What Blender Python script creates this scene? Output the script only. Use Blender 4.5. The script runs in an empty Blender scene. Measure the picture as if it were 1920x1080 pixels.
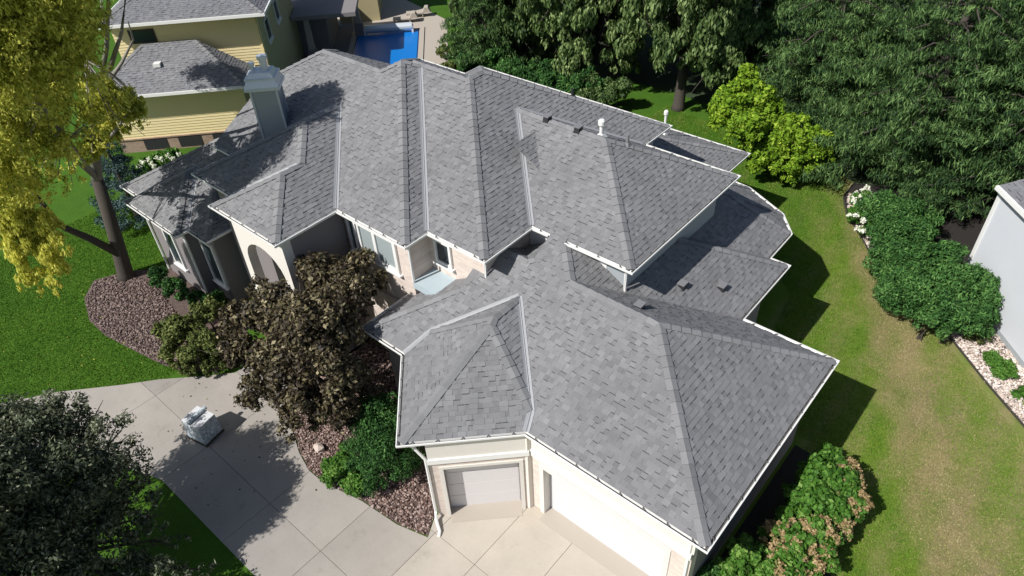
import bpy, math, random
import numpy as np
random.seed(7); rng = np.random.default_rng(7)
S = bpy.context.scene
COL = S.collection
# ------------------------------------------------------------------ camera
FOC, PITCH, ROLL, YAW, HC = 1337.19, 0.696391546, -0.060428451, 2.31716634, 18.0
_c, _s = math.cos(YAW), math.sin(YAW)
FW = np.array([_c*math.cos(PITCH), _s*math.cos(PITCH), -math.sin(PITCH)])
_r = np.array([_s, -_c, 0.0]); _u = np.cross(_r, FW)
RT = _r*math.cos(ROLL)+_u*math.sin(ROLL)
UP = _u*math.cos(ROLL)-_r*math.sin(ROLL)
CAM = np.array([0.0, 0.0, HC])
def at(px, py, z=0.0):
    "surveyed point: where the sight line of the photo meets height z"
    d = FW*FOC+RT*(px-960)-UP*(py-540)
    return CAM+d*((z-HC)/d[2])
from mathutils import Matrix, Vector
cd = bpy.data.cameras.new('camera'); cam = bpy.data.objects.new('camera', cd); COL.objects.link(cam)
cd.sensor_width = 36; cd.lens = FOC/1920*36; cd.clip_start = 0.1; cd.clip_end = 2000
cam.matrix_world = Matrix(((RT[0], UP[0], -FW[0], 0), (RT[1], UP[1], -FW[1], 0), (RT[2], UP[2], -FW[2], HC), (0, 0, 0, 1)))
S.camera = cam
# ------------------------------------------------------------------ light
SUNV = Vector((-0.23, -0.935, 1.0)).normalized()
w = bpy.data.worlds.new('World'); S.world = w; w.use_nodes = True
nt = w.node_tree; bg = nt.nodes['Background']
sk = nt.nodes.new('ShaderNodeTexSky'); sk.sky_type = 'NISHITA'; sk.sun_disc = False
sk.sun_elevation = math.asin(SUNV.z); sk.sun_rotation = math.atan2(SUNV.x, SUNV.y)
nt.links.new(sk.outputs[0], bg.inputs[0]); bg.inputs[1].default_value = 0.075
sl = bpy.data.lights.new('sun', 'SUN'); sl.energy = 5.0; sl.angle = math.radians(0.5); sl.color = (1.0, 0.975, 0.94)
so = bpy.data.objects.new('sun', sl); COL.objects.link(so); so.location = (-10, -40, 45)
so.rotation_euler = SUNV.to_track_quat('Z', 'Y').to_euler()
S.view_settings.view_transform = 'Standard'; S.view_settings.look = 'None'
S.view_settings.exposure = 0.14; S.view_settings.gamma = 1.0
try: S.view_settings.use_curve_mapping = False
except Exception: pass
S.render.engine = 'CYCLES'
# ------------------------------------------------------------------ materials
MATS = {}
def mat(name, build):
    if name not in MATS:
        m = bpy.data.materials.new(name); m.use_nodes = True
        build(m, m.node_tree, m.node_tree.nodes['Principled BSDF']); MATS[name] = m
    return MATS[name]
def nd(t, ty, **kw):
    n = t.nodes.new(ty)
    for k, v in kw.items(): setattr(n, k, v)
    return n
def noise(t, scale, detail=4, rough=0.6, vec=None, w=None):
    n = nd(t, 'ShaderNodeTexNoise'); n.inputs['Scale'].default_value = scale
    n.inputs['Detail'].default_value = detail; n.inputs['Roughness'].default_value = rough
    if vec is not None: t.links.new(vec, n.inputs['Vector'])
    return n
def ramp(t, fac, stops):
    r = nd(t, 'ShaderNodeValToRGB'); e = r.color_ramp.elements
    while len(e) < len(stops): e.new(0.5)
    for el, (p, c) in zip(e, stops): el.position = p; el.color = (c[0], c[1], c[2], 1)
    t.links.new(fac, r.inputs[0]); return r
def mixc(t, fac, a, b, mode='MIX'):
    m = nd(t, 'ShaderNodeMix', data_type='RGBA', blend_type=mode)
    for s, v in ((m.inputs[0], fac), (m.inputs[6], a), (m.inputs[7], b)):
        if hasattr(v, 'links'): t.links.new(v, s)
        elif isinstance(v, (int, float)): s.default_value = v
        else: s.default_value = (v[0], v[1], v[2], 1)
    return m.outputs[2]
def bump(t, p, h, st=0.3, dist=0.02):
    b = nd(t, 'ShaderNodeBump'); b.inputs['Strength'].default_value = st; b.inputs['Distance'].default_value = dist
    t.links.new(h, b.inputs['Height']); t.links.new(b.outputs[0], p.inputs['Normal'])
def pos(t): return nd(t, 'ShaderNodeNewGeometry').outputs['Position']
def plain(name, col, rough=0.6, var=0.12, scale=3.0, metal=0.0, bst=0.15, spec=0.5):
    def b(m, t, p):
        v = pos(t); n = noise(t, scale, 6, 0.65, v); n2 = noise(t, scale*9, 4, 0.6, v)
        k = mixc(t, n.outputs[0], [c*(1-var) for c in col], [min(1, c*(1+var)) for c in col])
        k = mixc(t, mixc(t, 0.3, n.outputs[0], n2.outputs[0]), k, [c*(1-var*0.6) for c in col], 'MIX') if var > 0.05 else k
        t.links.new(k, p.inputs['Base Color']); p.inputs['Roughness'].default_value = rough
        p.inputs['Metallic'].default_value = metal; p.inputs['Specular IOR Level'].default_value = spec
        bump(t, p, n2.outputs[0], bst, 0.01)
    return mat(name, b)
def shingle_mat(name, lo, hi, dark):
    def b(m, t, p):
        a = nd(t, 'ShaderNodeAttribute', attribute_name='tint'); v = pos(t)
        r = ramp(t, a.outputs['Fac'], [(0.0, dark), (0.08, dark), (0.1, lo), (1.0, hi)])
        g = noise(t, 70, 3, 0.7, v); big = noise(t, 0.35, 4, 0.55, v)
        k = mixc(t, 0.55, r.outputs[0], ramp(t, g.outputs[0], [(0.3, (0.45,)*3), (0.7, (1.0, 1.0, 1.02))]).outputs[0], 'MULTIPLY')
        k = mixc(t, 0.55, k, ramp(t, big.outputs[0], [(0.3, (0.78, 0.78, 0.79)), (0.7, (1.1, 1.1, 1.1))]).outputs[0], 'MULTIPLY')
        med = noise(t, 2.2, 6, 0.7, v); k = mixc(t, 0.4, k, ramp(t, med.outputs[0], [(0.3, (0.84, 0.84, 0.86)), (0.7, (1.1, 1.1, 1.09))]).outputs[0], 'MULTIPLY')
        t.links.new(k, p.inputs['Base Color']); p.inputs['Roughness'].default_value = 0.9
        p.inputs['Specular IOR Level'].default_value = 0.25
        bump(t, p, g.outputs[0], 0.5, 0.006)
    return mat(name, b)
M_SH = shingle_mat('grey_shingle', (0.196, 0.195, 0.198), (0.283, 0.281, 0.283), (0.085, 0.085, 0.088))
M_SHN = shingle_mat('neighbour_shingle', (0.19, 0.19, 0.2), (0.27, 0.27, 0.28), (0.06, 0.06, 0.07))
M_SHB = shingle_mat('brown_shingle', (0.12, 0.09, 0.085), (0.2, 0.155, 0.14), (0.03, 0.02, 0.02))
M_CAP = shingle_mat('ridge_cap_shingle', (0.20, 0.20, 0.202), (0.29, 0.288, 0.29), (0.2, 0.2, 0.2))
M_CAPX = plain('ridge_cap_grey', (0.25, 0.25, 0.258), 0.9, 0.15, 5, bst=0.4, spec=0.25)
M_DECK = plain('roof_deck', (0.2, 0.2, 0.208), 0.9, 0.15, 5, spec=0.2)
M_FLASH = plain('valley_metal', (0.29, 0.295, 0.305), 0.5, 0.08, 4, 0.0)
M_WHITE = plain('white_trim', (0.78, 0.77, 0.74), 0.45, 0.06, 1.5)
M_GUT = plain('white_gutter', (0.8, 0.79, 0.76), 0.4, 0.08, 1.2)
M_DIRT = plain('gutter_grit', (0.12, 0.115, 0.11), 0.9, 0.4, 6)
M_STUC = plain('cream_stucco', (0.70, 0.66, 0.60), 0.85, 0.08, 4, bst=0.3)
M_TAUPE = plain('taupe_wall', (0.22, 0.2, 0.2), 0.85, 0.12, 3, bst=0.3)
M_DOORW = plain('white_door', (0.62, 0.62, 0.63), 0.4, 0.03, 1)
M_DOORP = plain('pale_door', (0.66, 0.63, 0.625), 0.45, 0.03, 1)
M_GLASS = plain('window_glass', (0.03, 0.045, 0.05), 0.05, 0.1, 1, bst=0.0)
M_BLIND = plain('pale_blind', (0.33, 0.38, 0.38), 0.3, 0.1, 2, bst=0.0)
M_SIDE = plain('blue_grey_siding', (0.33, 0.36, 0.37), 0.6, 0.06, 2)
M_YEL = plain('yellow_siding', (0.80, 0.66, 0.36), 0.6, 0.07, 1.5)
M_YELSH = plain('shaded_yellow_wall', (0.42, 0.36, 0.2), 0.7, 0.08, 1.5)  # yellow siding on the shaded sides: shade painted in as olive
M_METAL = plain('galvanised_metal', (0.62, 0.66, 0.69), 0.35, 0.12, 3, 0.25)
M_CHIM = plain('chimney_cladding', (0.36, 0.38, 0.40), 0.45, 0.12, 1.5, 0.1)
M_BLACK = plain('black_plastic', (0.025, 0.025, 0.028), 0.5, 0.1, 3)
M_DARKM = plain('dark_interior', (0.02, 0.02, 0.022), 0.8, 0.2, 2)
M_LBLUE = plain('pale_blue_flat_roof', (0.42, 0.5, 0.53), 0.4, 0.05, 2)
M_BARK = plain('dark_bark', (0.075, 0.062, 0.05), 0.9, 0.5, 9, bst=1.0)
M_BIRCH = plain('birch_bark', (0.26, 0.24, 0.21), 0.8, 0.5, 5, bst=0.6)
M_TWIG = plain('pale_twig', (0.55, 0.52, 0.46), 0.8, 0.3, 6, bst=0.4)
M_POOLB = plain('blue_pool_cover', (0.0, 0.17, 0.55), 0.35, 0.06, 1.0)
M_NAVY = plain('navy_pool_water', (0.004, 0.025, 0.13), 0.1, 0.06, 1.0, bst=0.05)
M_RWALL = plain('pale_grey_stucco', (0.60, 0.62, 0.65), 0.7, 0.04, 1.0, bst=0.1)
M_PATIO = plain('patio_concrete', (0.42, 0.37, 0.31), 0.85, 0.1, 1.0)
M_PATIOSH = plain('shadowed_patio_concrete', (0.15, 0.155, 0.17), 0.85, 0.1, 1.0)
M_EDGE = plain('bed_edging', (0.05, 0.045, 0.035), 0.8, 0.2, 3)
def brick_mat(name, c1, c2, mortar, dirx, diry):
    def b(m, t, p):
        v = pos(t); sx = nd(t, 'ShaderNodeSeparateXYZ'); t.links.new(v, sx.inputs[0])
        a = nd(t, 'ShaderNodeVectorMath', operation='DOT_PRODUCT'); t.links.new(v, a.inputs[0]); a.inputs[1].default_value = (dirx, diry, 0)
        cx = nd(t, 'ShaderNodeCombineXYZ'); t.links.new(a.outputs['Value'], cx.inputs[0]); t.links.new(sx.outputs[2], cx.inputs[1])
        br = nd(t, 'ShaderNodeTexBrick'); t.links.new(cx.outputs[0], br.inputs[0])
        br.inputs['Color1'].default_value = (*c1, 1); br.inputs['Color2'].default_value = (*c2, 1); br.inputs['Mortar'].default_value = (*mortar, 1)
        br.inputs['Scale'].default_value = 1.0; br.inputs['Mortar Size'].default_value = 0.006
        br.inputs['Brick Width'].default_value = 0.21; br.inputs['Row Height'].default_value = 0.072
        n = noise(t, 2.5, 5, 0.6, v)
        k = mixc(t, 0.5, br.outputs[0], ramp(t, n.outputs[0], [(0.3, (0.82, 0.8, 0.78)), (0.7, (1.1, 1.08, 1.06))]).outputs[0], 'MULTIPLY')
        t.links.new(k, p.inputs['Base Color']); p.inputs['Roughness'].default_value = 0.85
        bump(t, p, br.outputs['Fac'], -0.4, 0.008)
    return mat(name, b)
PB = ((0.60, 0.50, 0.44), (0.70, 0.61, 0.54), (0.62, 0.57, 0.52))
M_BRX = brick_mat('pink_brick_x', *PB, 1, 0)
M_BRY = brick_mat('pink_brick_y', *PB, 0, 1)
M_BRD = brick_mat('pink_brick_diagonal', *PB, 0.707, 0.707)
M_BRR = brick_mat('red_brown_brick', (0.30, 0.19, 0.14), (0.38, 0.26, 0.2), (0.35, 0.3, 0.26), 0.69, 0.72)
def conc(m, t, p):
    v = pos(t); n = noise(t, 0.5, 7, 0.6, v); f = noise(t, 45, 3, 0.7, v)
    oi = nd(t, 'ShaderNodeObjectInfo')
    sx = nd(t, 'ShaderNodeSeparateXYZ'); t.links.new(v, sx.inputs[0])
    mr = nd(t, 'ShaderNodeMapRange'); t.links.new(sx.outputs[0], mr.inputs[0])
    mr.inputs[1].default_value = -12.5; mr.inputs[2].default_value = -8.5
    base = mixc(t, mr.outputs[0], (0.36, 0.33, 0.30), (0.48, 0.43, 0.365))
    k = mixc(t, 0.7, base, ramp(t, n.outputs[0], [(0.25, (0.78, 0.78, 0.77)), (0.75, (1.1, 1.1, 1.1))]).outputs[0], 'MULTIPLY')
    k = mixc(t, 0.6, k, ramp(t, f.outputs[0], [(0.3, (0.85, 0.85, 0.85)), (0.7, (1.06, 1.06, 1.06))]).outputs[0], 'MULTIPLY')
    st = noise(t, 1.7, 8, 0.72, v); k = mixc(t, 0.6, k, ramp(t, st.outputs[0], [(0.28, (0.7, 0.69, 0.67)), (0.42, (0.97, 0.97, 0.97)), (0.7, (1.05, 1.05, 1.05))]).outputs[0], 'MULTIPLY')
    k = mixc(t, 1.0, k, ramp(t, oi.outputs['Random'], [(0.0, (0.88, 0.885, 0.89)), (1.0, (1.05, 1.045, 1.03))]).outputs[0], 'MULTIPLY')
    t.links.new(k, p.inputs['Base Color']); p.inputs['Roughness'].default_value = 0.85; p.inputs['Specular IOR Level'].default_value = 0.3
    bump(t, p, f.outputs[0], 0.25, 0.004)
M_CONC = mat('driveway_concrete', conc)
def lawn(m, t, p):
    v = pos(t); sx = nd(t, 'ShaderNodeSeparateXYZ'); t.links.new(v, sx.inputs[0])
    fine = noise(t, 16, 6, 0.75, v); mid = noise(t, 1.3, 6, 0.65, v); big = noise(t, 0.22, 3, 0.5, v)
    g1 = ramp(t, fine.outputs[0], [(0.25, (0.03, 0.08, 0.008)), (0.75, (0.08, 0.18, 0.016))]).outputs[0]
    g2 = ramp(t, fine.outputs[0], [(0.25, (0.085, 0.15, 0.016)), (0.75, (0.155, 0.24, 0.03))]).outputs[0]
    dry = ramp(t, fine.outputs[0], [(0.25, (0.16, 0.135, 0.058)), (0.75, (0.33, 0.275, 0.15))]).outputs[0]
    # side lawn (east of the house) is thinner and drier towards the neighbour
    d = nd(t, 'ShaderNodeVectorMath', operation='DOT_PRODUCT'); t.links.new(v, d.inputs[0]); d.inputs[1].default_value = (1.0, -0.04, 0)
    mr = nd(t, 'ShaderNodeMapRange'); t.links.new(d.outputs['Value'], mr.inputs[0]); mr.inputs[1].default_value = -12; mr.inputs[2].default_value = -5.5
    d2 = nd(t, 'ShaderNodeVectorMath', operation='DOT_PRODUCT'); t.links.new(v, d2.inputs[0]); d2.inputs[1].default_value = (0.88, 0.47, 0)
    mr2a = nd(t, 'ShaderNodeMath', operation='DIVIDE'); t.links.new(d2.outputs['Value'], mr2a.inputs[0]); mr2a.inputs[1].default_value = 14.0
    mr2 = ramp(t, mr2a.outputs[0], [(0.36, (.05,)*3), (0.47, (.2,)*3), (0.52, (.12,)*3), (0.57, (.75,)*3), (0.64, (.85,)*3), (0.72, (.42,)*3), (0.8, (.5,)*3)])
    ad = nd(t, 'ShaderNodeMath', operation='ADD'); t.links.new(mr2.outputs[0], ad.inputs[0])
    m3 = nd(t, 'ShaderNodeMath', operation='MULTIPLY_ADD'); t.links.new(mid.outputs[0], m3.inputs[0]); m3.inputs[1].default_value = 1.5; m3.inputs[2].default_value = -0.78
    t.links.new(m3.outputs[0], ad.inputs[1])
    # mower stripes running along the side of the house
    wv = nd(t, 'ShaderNodeTexWave', bands_direction='X'); wv.inputs['Scale'].default_value = 0.3; wv.inputs['Distortion'].default_value = 3.0
    wv.inputs['Detail Scale'].default_value = 0.4; t.links.new(v, wv.inputs['Vector'])
    ms = nd(t, 'ShaderNodeMath', operation='MULTIPLY_ADD'); t.links.new(wv.outputs['Fac'], ms.inputs[0]); ms.inputs[1].default_value = 0.4; t.links.new(ad.outputs[0], ms.inputs[2])
    ms2 = nd(t, 'ShaderNodeMath', operation='SUBTRACT', use_clamp=True); t.links.new(ms.outputs[0], ms2.inputs[0]); ms2.inputs[1].default_value = 0.16
    side = mixc(t, ms2.outputs[0], g2, dry)
    k = mixc(t, mr.outputs[0], g1, side)
    k = mixc(t, 0.6, k, ramp(t, big.outputs[0], [(0.3, (0.75, 0.8, 0.8)), (0.7, (1.2, 1.12, 1.0))]).outputs[0], 'MULTIPLY')
    k = mixc(t, 0.5, k, ramp(t, mid.outputs[0], [(0.3, (0.7, 0.74, 0.7)), (0.7, (1.2, 1.18, 1.15))]).outputs[0], 'MULTIPLY')
    t.links.new(k, p.inputs['Base Color']); p.inputs['Roughness'].default_value = 0.9; p.inputs['Specular IOR Level'].default_value = 0.15
    bump(t, p, fine.outputs[0], 0.9, 0.03)
M_LAWN = mat('lawn_grass', lawn)
def soil(m, t, p):
    v = pos(t); n = noise(t, 9, 5, 0.7, v)
    t.links.new(ramp(t, n.outputs[0], [(0.3, (0.05, 0.035, 0.03)), (0.7, (0.16, 0.11, 0.095))]).outputs[0], p.inputs['Base Color'])
    p.inputs['Roughness'].default_value = 0.95; bump(t, p, n.outputs[0], 0.8, 0.03)
M_SOIL = mat('bed_soil', soil)
M_FLOOR = plain('forest_floor', (0.035, 0.06, 0.02), 0.95, 0.5, 1.5, bst=0.8)
M_MULCHSH = plain('shaded_mulch', (0.022, 0.018, 0.015), 0.95, 0.4, 6, bst=0.8)  # near black: shade under the planting is painted into the bed colour
def tinted(name, stops, rough=0.8, trans=0.0, spec=0.2):
    "leaf / stone colour picked per face by the tint attribute"
    def b(m, t, p):
        a = nd(t, 'ShaderNodeAttribute', attribute_name='tint')
        r = ramp(t, a.outputs['Fac'], stops)
        t.links.new(r.outputs[0], p.inputs['Base Color']); p.inputs['Roughness'].default_value = rough
        p.inputs['Specular IOR Level'].default_value = spec
        if trans:
            tr = nd(t, 'ShaderNodeBsdfTranslucent'); t.links.new(r.outputs[0], tr.inputs[0])
            mx = nd(t, 'ShaderNodeMixShader'); mx.inputs[0].default_value = trans
            t.links.new(p.outputs[0], mx.inputs[1]); t.links.new(tr.outputs[0], mx.inputs[2])
            t.links.new(mx.outputs[0], t.nodes['Material Output'].inputs[0])
    return mat(name, b)
L_BIRCH = tinted('birch_leaf', [(0, (0.19, 0.22, 0.035)), (0.35, (0.45, 0.47, 0.07)), (1, (0.88, 0.84, 0.20))], trans=0.5)
L_DARK = tinted('dark_leaf', [(0, (0.024, 0.033, 0.017)), (0.5, (0.082, 0.105, 0.055)), (0.8, (0.18, 0.205, 0.11)), (1, (0.34, 0.36, 0.24))], 0.6, 0.3, 0.4)
L_BRONZE = tinted('bronze_leaf', [(0, (0.02, 0.013, 0.008)), (0.5, (0.072, 0.055, 0.028)), (0.8, (0.165, 0.14, 0.065)), (1, (0.36, 0.30, 0.18))], 0.6, 0.15, 0.4)
L_GREEN = tinted('willow_leaf', [(0, (0.025, 0.055, 0.014)), (0.5, (0.10, 0.165, 0.045)), (1, (0.29, 0.38, 0.14))], 0.6, 0.2, 0.3)
L_PINE = tinted('pine_needle', [(0, (0.014, 0.04, 0.012)), (0.5, (0.055, 0.12, 0.032)), (1, (0.17, 0.28, 0.085))], 0.7, 0.2, 0.3)
L_LIME = tinted('lime_leaf', [(0, (0.08, 0.16, 0.012)), (0.6, (0.21, 0.36, 0.022)), (1, (0.40, 0.52, 0.06))], 0.7, 0.3)
L_YEW = tinted('yew_leaf', [(0, (0.012, 0.045, 0.010)), (0.5, (0.045, 0.125, 0.026)), (1, (0.13, 0.26, 0.065))], 0.7, 0.1)
L_BRIGHT = tinted('bright_leaf', [(0, (0.03, 0.09, 0.012)), (0.6, (0.08, 0.2, 0.025)), (1, (0.2, 0.33, 0.07))], 0.6, 0.2)
L_OLIVE = tinted('olive_leaf', [(0, (0.03, 0.045, 0.012)), (0.6, (0.11, 0.14, 0.035)), (1, (0.28, 0.3, 0.1))], 0.7, 0.2)
L_SPRUCE = tinted('blue_spruce_needle', [(0, (0.02, 0.04, 0.04)), (0.6, (0.05, 0.09, 0.09)), (1, (0.16, 0.24, 0.24))], 0.8, 0.0)
L_FLW = tinted('white_petal', [(0, (0.65, 0.68, 0.45)), (1, (0.9, 0.9, 0.82))], 0.7, 0.1)
L_FBR = tinted('tan_petal', [(0, (0.19, 0.13, 0.055)), (0.5, (0.33, 0.235, 0.11)), (1, (0.46, 0.35, 0.19))], 0.8, 0.1)
L_MULCH = tinted('red_stone', [(0, (0.09, 0.055, 0.045)), (0.5, (0.23, 0.155, 0.13)), (1, (0.42, 0.33, 0.29))], 0.9)
L_GRAVEL = tinted('pale_gravel', [(0, (0.28, 0.22, 0.18)), (0.5, (0.52, 0.43, 0.37)), (1, (0.75, 0.68, 0.62))], 0.9)
L_GRASS = tinted('grass_blade', [(0, (0.025, 0.07, 0.007)), (0.36, (0.075, 0.19, 0.014)), (0.46, (0.14, 0.25, 0.022)), (0.58, (0.19, 0.24, 0.042)), (0.75, (0.30, 0.265, 0.115)), (1, (0.42, 0.35, 0.19))], 0.9, 0.1)
# ------------------------------------------------------------------ mesh helpers
class MB:
    def __init__(s): s.v = []; s.f = []; s.t = []
    def add(s, vs, fs, tint=0.5):
        b = len(s.v); s.v += [tuple(map(float, q)) for q in vs]
        for f in fs: s.f.append([b+i for i in f]); s.t.append(tint)
        return s
    def box(s, c, d, rot=0.0, tint=0.5):
        ca, sa = math.cos(rot), math.sin(rot); vs = []
        for z in (-1, 1):
            for x, y in ((-1, -1), (1, -1), (1, 1), (-1, 1)):
                X, Y = x*d[0]/2, y*d[1]/2
                vs.append((c[0]+X*ca-Y*sa, c[1]+X*sa+Y*ca, c[2]+z*d[2]/2))
        return s.add(vs, [(3, 2, 1, 0), (4, 5, 6, 7), (0, 1, 5, 4), (1, 2, 6, 5), (2, 3, 7, 6), (3, 0, 4, 7)], tint)
    def prism(s, poly, z0, z1, tint=0.5):
        n = len(poly); vs = [(p[0], p[1], z0) for p in poly]+[(p[0], p[1], z1) for p in poly]
        fs = [tuple(range(n-1, -1, -1)), tuple(range(n, 2*n))]+[(i, (i+1) % n, n+(i+1) % n, n+i) for i in range(n)]
        return s.add(vs, fs, tint)
    def frustum(s, c, z0, h0, z1, h1, rot=0.0, tint=0.5):
        vs = []
        for z, h in ((z0, h0), (z1, h1)):
            for x, y in ((-1, -1), (1, -1), (1, 1), (-1, 1)):
                X, Y = x*h[0], y*h[1]
                vs.append((c[0]+X*math.cos(rot)-Y*math.sin(rot), c[1]+X*math.sin(rot)+Y*math.cos(rot), z))
        return s.add(vs, [(3, 2, 1, 0), (4, 5, 6, 7), (0, 1, 5, 4), (1, 2, 6, 5), (2, 3, 7, 6), (3, 0, 4, 7)], tint)
    def tube(s, pts, rad, n=8, tint=0.5, cap=True):
        pts = [np.array(p, float) for p in pts]; m = len(pts)
        if isinstance(rad, (int, float)): rad = [rad]*m
        vs = []; ref = np.array([0.31, 0.22, 0.92])
        for i, p in enumerate(pts):
            d = pts[min(i+1, m-1)]-pts[max(i-1, 0)]; d = d/(np.linalg.norm(d)+1e-9)
            if abs(d@ref) > 0.97: ref = np.array([0.9, 0.1, 0.2])
            a = np.cross(d, ref); a /= np.linalg.norm(a); b = np.cross(d, a)
            for k in range(n):
                th = 2*math.pi*k/n; vs.append(p+rad[i]*(math.cos(th)*a+math.sin(th)*b))
        fs = [(i*n+k, i*n+(k+1) % n, (i+1)*n+(k+1) % n, (i+1)*n+k) for i in range(m-1) for k in range(n)]
        if cap: fs += [tuple(range(n-1, -1, -1)), tuple((m-1)*n+k for k in range(n))]
        return s.add(vs, fs, tint)
    def beam(s, a, b, w, h, tint=0.5):
        "square bar from a to b"
        a = np.array(a, float); b = np.array(b, float); d = b-a; d /= np.linalg.norm(d)
        r = np.cross(d, (0, 0, 1.0))
        if np.linalg.norm(r) < 1e-4: r = np.array([1.0, 0, 0])
        r /= np.linalg.norm(r); u = np.cross(r, d)
        vs = [q+x*w/2*r+y*h/2*u for q in (a, b) for x, y in ((-1, -1), (1, -1), (1, 1), (-1, 1))]
        return s.add(vs, [(0, 1, 2, 3), (7, 6, 5, 4), (0, 4, 5, 1), (1, 5, 6, 2), (2, 6, 7, 3), (3, 7, 4, 0)], tint)
    def blob(s, c, r, n=6, rough=0.2, tint=0.5):
        "small uneven stone-like ellipsoid"
        vs = [(c[0], c[1], c[2]-r[2])]; rings = 3
        for i in range(1, rings):
            ph = math.pi*i/rings-math.pi/2
            for k in range(n):
                th = 2*math.pi*k/n+i; q = 1+random.uniform(-rough, rough)
                vs.append((c[0]+r[0]*q*math.cos(ph)*math.cos(th), c[1]+r[1]*q*math.cos(ph)*math.sin(th), c[2]+r[2]*q*math.sin(ph)))
        vs.append((c[0], c[1], c[2]+r[2])); L = len(vs)-1; fs = []
        for k in range(n): fs.append((0, 1+(k+1) % n, 1+k))
        for i in range(rings-2):
            for k in range(n): a = 1+i*n; fs.append((a+k, a+(k+1) % n, a+n+(k+1) % n, a+n+k))
        a = 1+(rings-2)*n
        for k in range(n): fs.append((a+k, a+(k+1) % n, L))
        return s.add(vs, fs, tint)
    def build(s, name, m, parent=None, smooth=False, kind=None, label=None):
        o = (0, 0, 0)
        if parent is not None:
            r = parent
            while r.parent is not None: r = r.parent
            o = r.location
        me = bpy.data.meshes.new(name)
        me.from_pydata([(v[0]-o[0], v[1]-o[1], v[2]-o[2]) for v in s.v], [], s.f)
        at_ = me.attributes.new('tint', 'FLOAT', 'FACE'); at_.data.foreach_set('value', s.t)
        if smooth: me.polygons.foreach_set('use_smooth', [True]*len(me.polygons))
        me.materials.append(m); me.update()
        ob = bpy.data.objects.new(name, me); COL.objects.link(ob); ob.parent = parent
        if kind: ob['kind'] = kind
        if label: ob['label'] = label
        return ob
def thing(name, loc, label, cat, group=None):
    o = bpy.data.objects.new(name, None); COL.objects.link(o); o.location = loc; o.empty_display_size = 0.3
    o['label'] = label; o['category'] = cat
    if group: o['group'] = group
    bpy.context.view_layer.update()
    return o
def tag(o, label, cat, group=None):
    o['label'] = label; o['category'] = cat
    if group: o['group'] = group
    return o
def struct(o): o['kind'] = 'structure'; return o
def npmesh(name, V, Q, T, m, parent=None, kind=None):
    "numpy quads to mesh"
    o = np.zeros(3)
    if parent is not None:
        r = parent
        while r.parent is not None: r = r.parent
        o = np.array(r.location)
    me = bpy.data.meshes.new(name); k = Q.shape[1]
    me.vertices.add(len(V)); me.vertices.foreach_set('co', (V-o).astype(np.float32).ravel())
    me.loops.add(Q.size); me.loops.foreach_set('vertex_index', Q.astype(np.int32).ravel())
    me.polygons.add(len(Q)); me.polygons.foreach_set('loop_start', np.arange(0, Q.size, k, dtype=np.int32))
    me.polygons.foreach_set('loop_total', np.full(len(Q), k, dtype=np.int32))
    me.update(calc_edges=True)
    a = me.attributes.new('tint', 'FLOAT', 'FACE'); a.data.foreach_set('value', np.clip(T, 0, 1).astype(np.float32))
    me.materials.append(m)
    ob = bpy.data.objects.new(name, me); COL.objects.link(ob); ob.parent = parent
    if kind: ob['kind'] = kind
    return ob
# ------------------------------------------------------------------ convex polygon tools
def clip(poly, n, c):
    "keep n.p <= c"
    out = []; m = len(poly)
    for i in range(m):
        a = poly[i]; b = poly[(i+1) % m]; da = n[0]*a[0]+n[1]*a[1]-c; db = n[0]*b[0]+n[1]*b[1]-c
        if da <= 1e-9: out.append(a)
        if (da < -1e-9 and db > 1e-9) or (da > 1e-9 and db < -1e-9):
            t = da/(da-db); out.append((a[0]+t*(b[0]-a[0]), a[1]+t*(b[1]-a[1])))
    r = []
    for q in out:
        if not r or abs(q[0]-r[-1][0])+abs(q[1]-r[-1][1]) > 1e-6: r.append(q)
    if len(r) > 1 and abs(r[0][0]-r[-1][0])+abs(r[0][1]-r[-1][1]) < 1e-6: r.pop()
    return r if len(r) > 2 else []
def area(p): return 0.5*abs(sum(p[i][0]*p[(i+1) % len(p)][1]-p[(i+1) % len(p)][0]*p[i][1] for i in range(len(p))))
def edges_of(poly):
    "outward half planes of a CCW convex polygon"
    r = []
    for i in range(len(poly)):
        a = poly[i]; b = poly[(i+1) % len(poly)]; dx, dy = b[0]-a[0], b[1]-a[1]; L = math.hypot(dx, dy)
        n = (dy/L, -dx/L); r.append((n, n[0]*a[0]+n[1]*a[1]))
    return r
class Block:
    "convex footprint (CCW) whose sloped edges each carry a roof plane"
    def __init__(s, poly, slopes, z0, p):
        s.poly = poly; e = edges_of(poly); s.foot = e; s.pl = []
        for i, k in enumerate(slopes):
            if k is None or k is False: continue
            n, c = e[i] if k is True else k
            s.pl.append((n, c, z0, p))
def zat(pl, q): n, c, z0, p = pl; return z0+p*(c-n[0]*q[0]-n[1]*q[1])
def same(a, b): return abs(a[0][0]-b[0][0])+abs(a[0][1]-b[0][1]) < 1e-4 and abs((a[2]+a[3]*a[1])-(b[2]+b[3]*b[1])) < 1e-4
def above(A, B):
    "half plane where plane A > B  ->  n.p <= c ; or bool"
    na, ca, za, pa = A; nb, cb, zb, pb = B
    gx, gy = -pa*na[0]+pb*nb[0], -pa*na[1]+pb*nb[1]; k = za+pa*ca-zb-pb*cb
    L = math.hypot(gx, gy)
    if L < 1e-7: return k
    return ((-gx/L, -gy/L), k/L)
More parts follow.
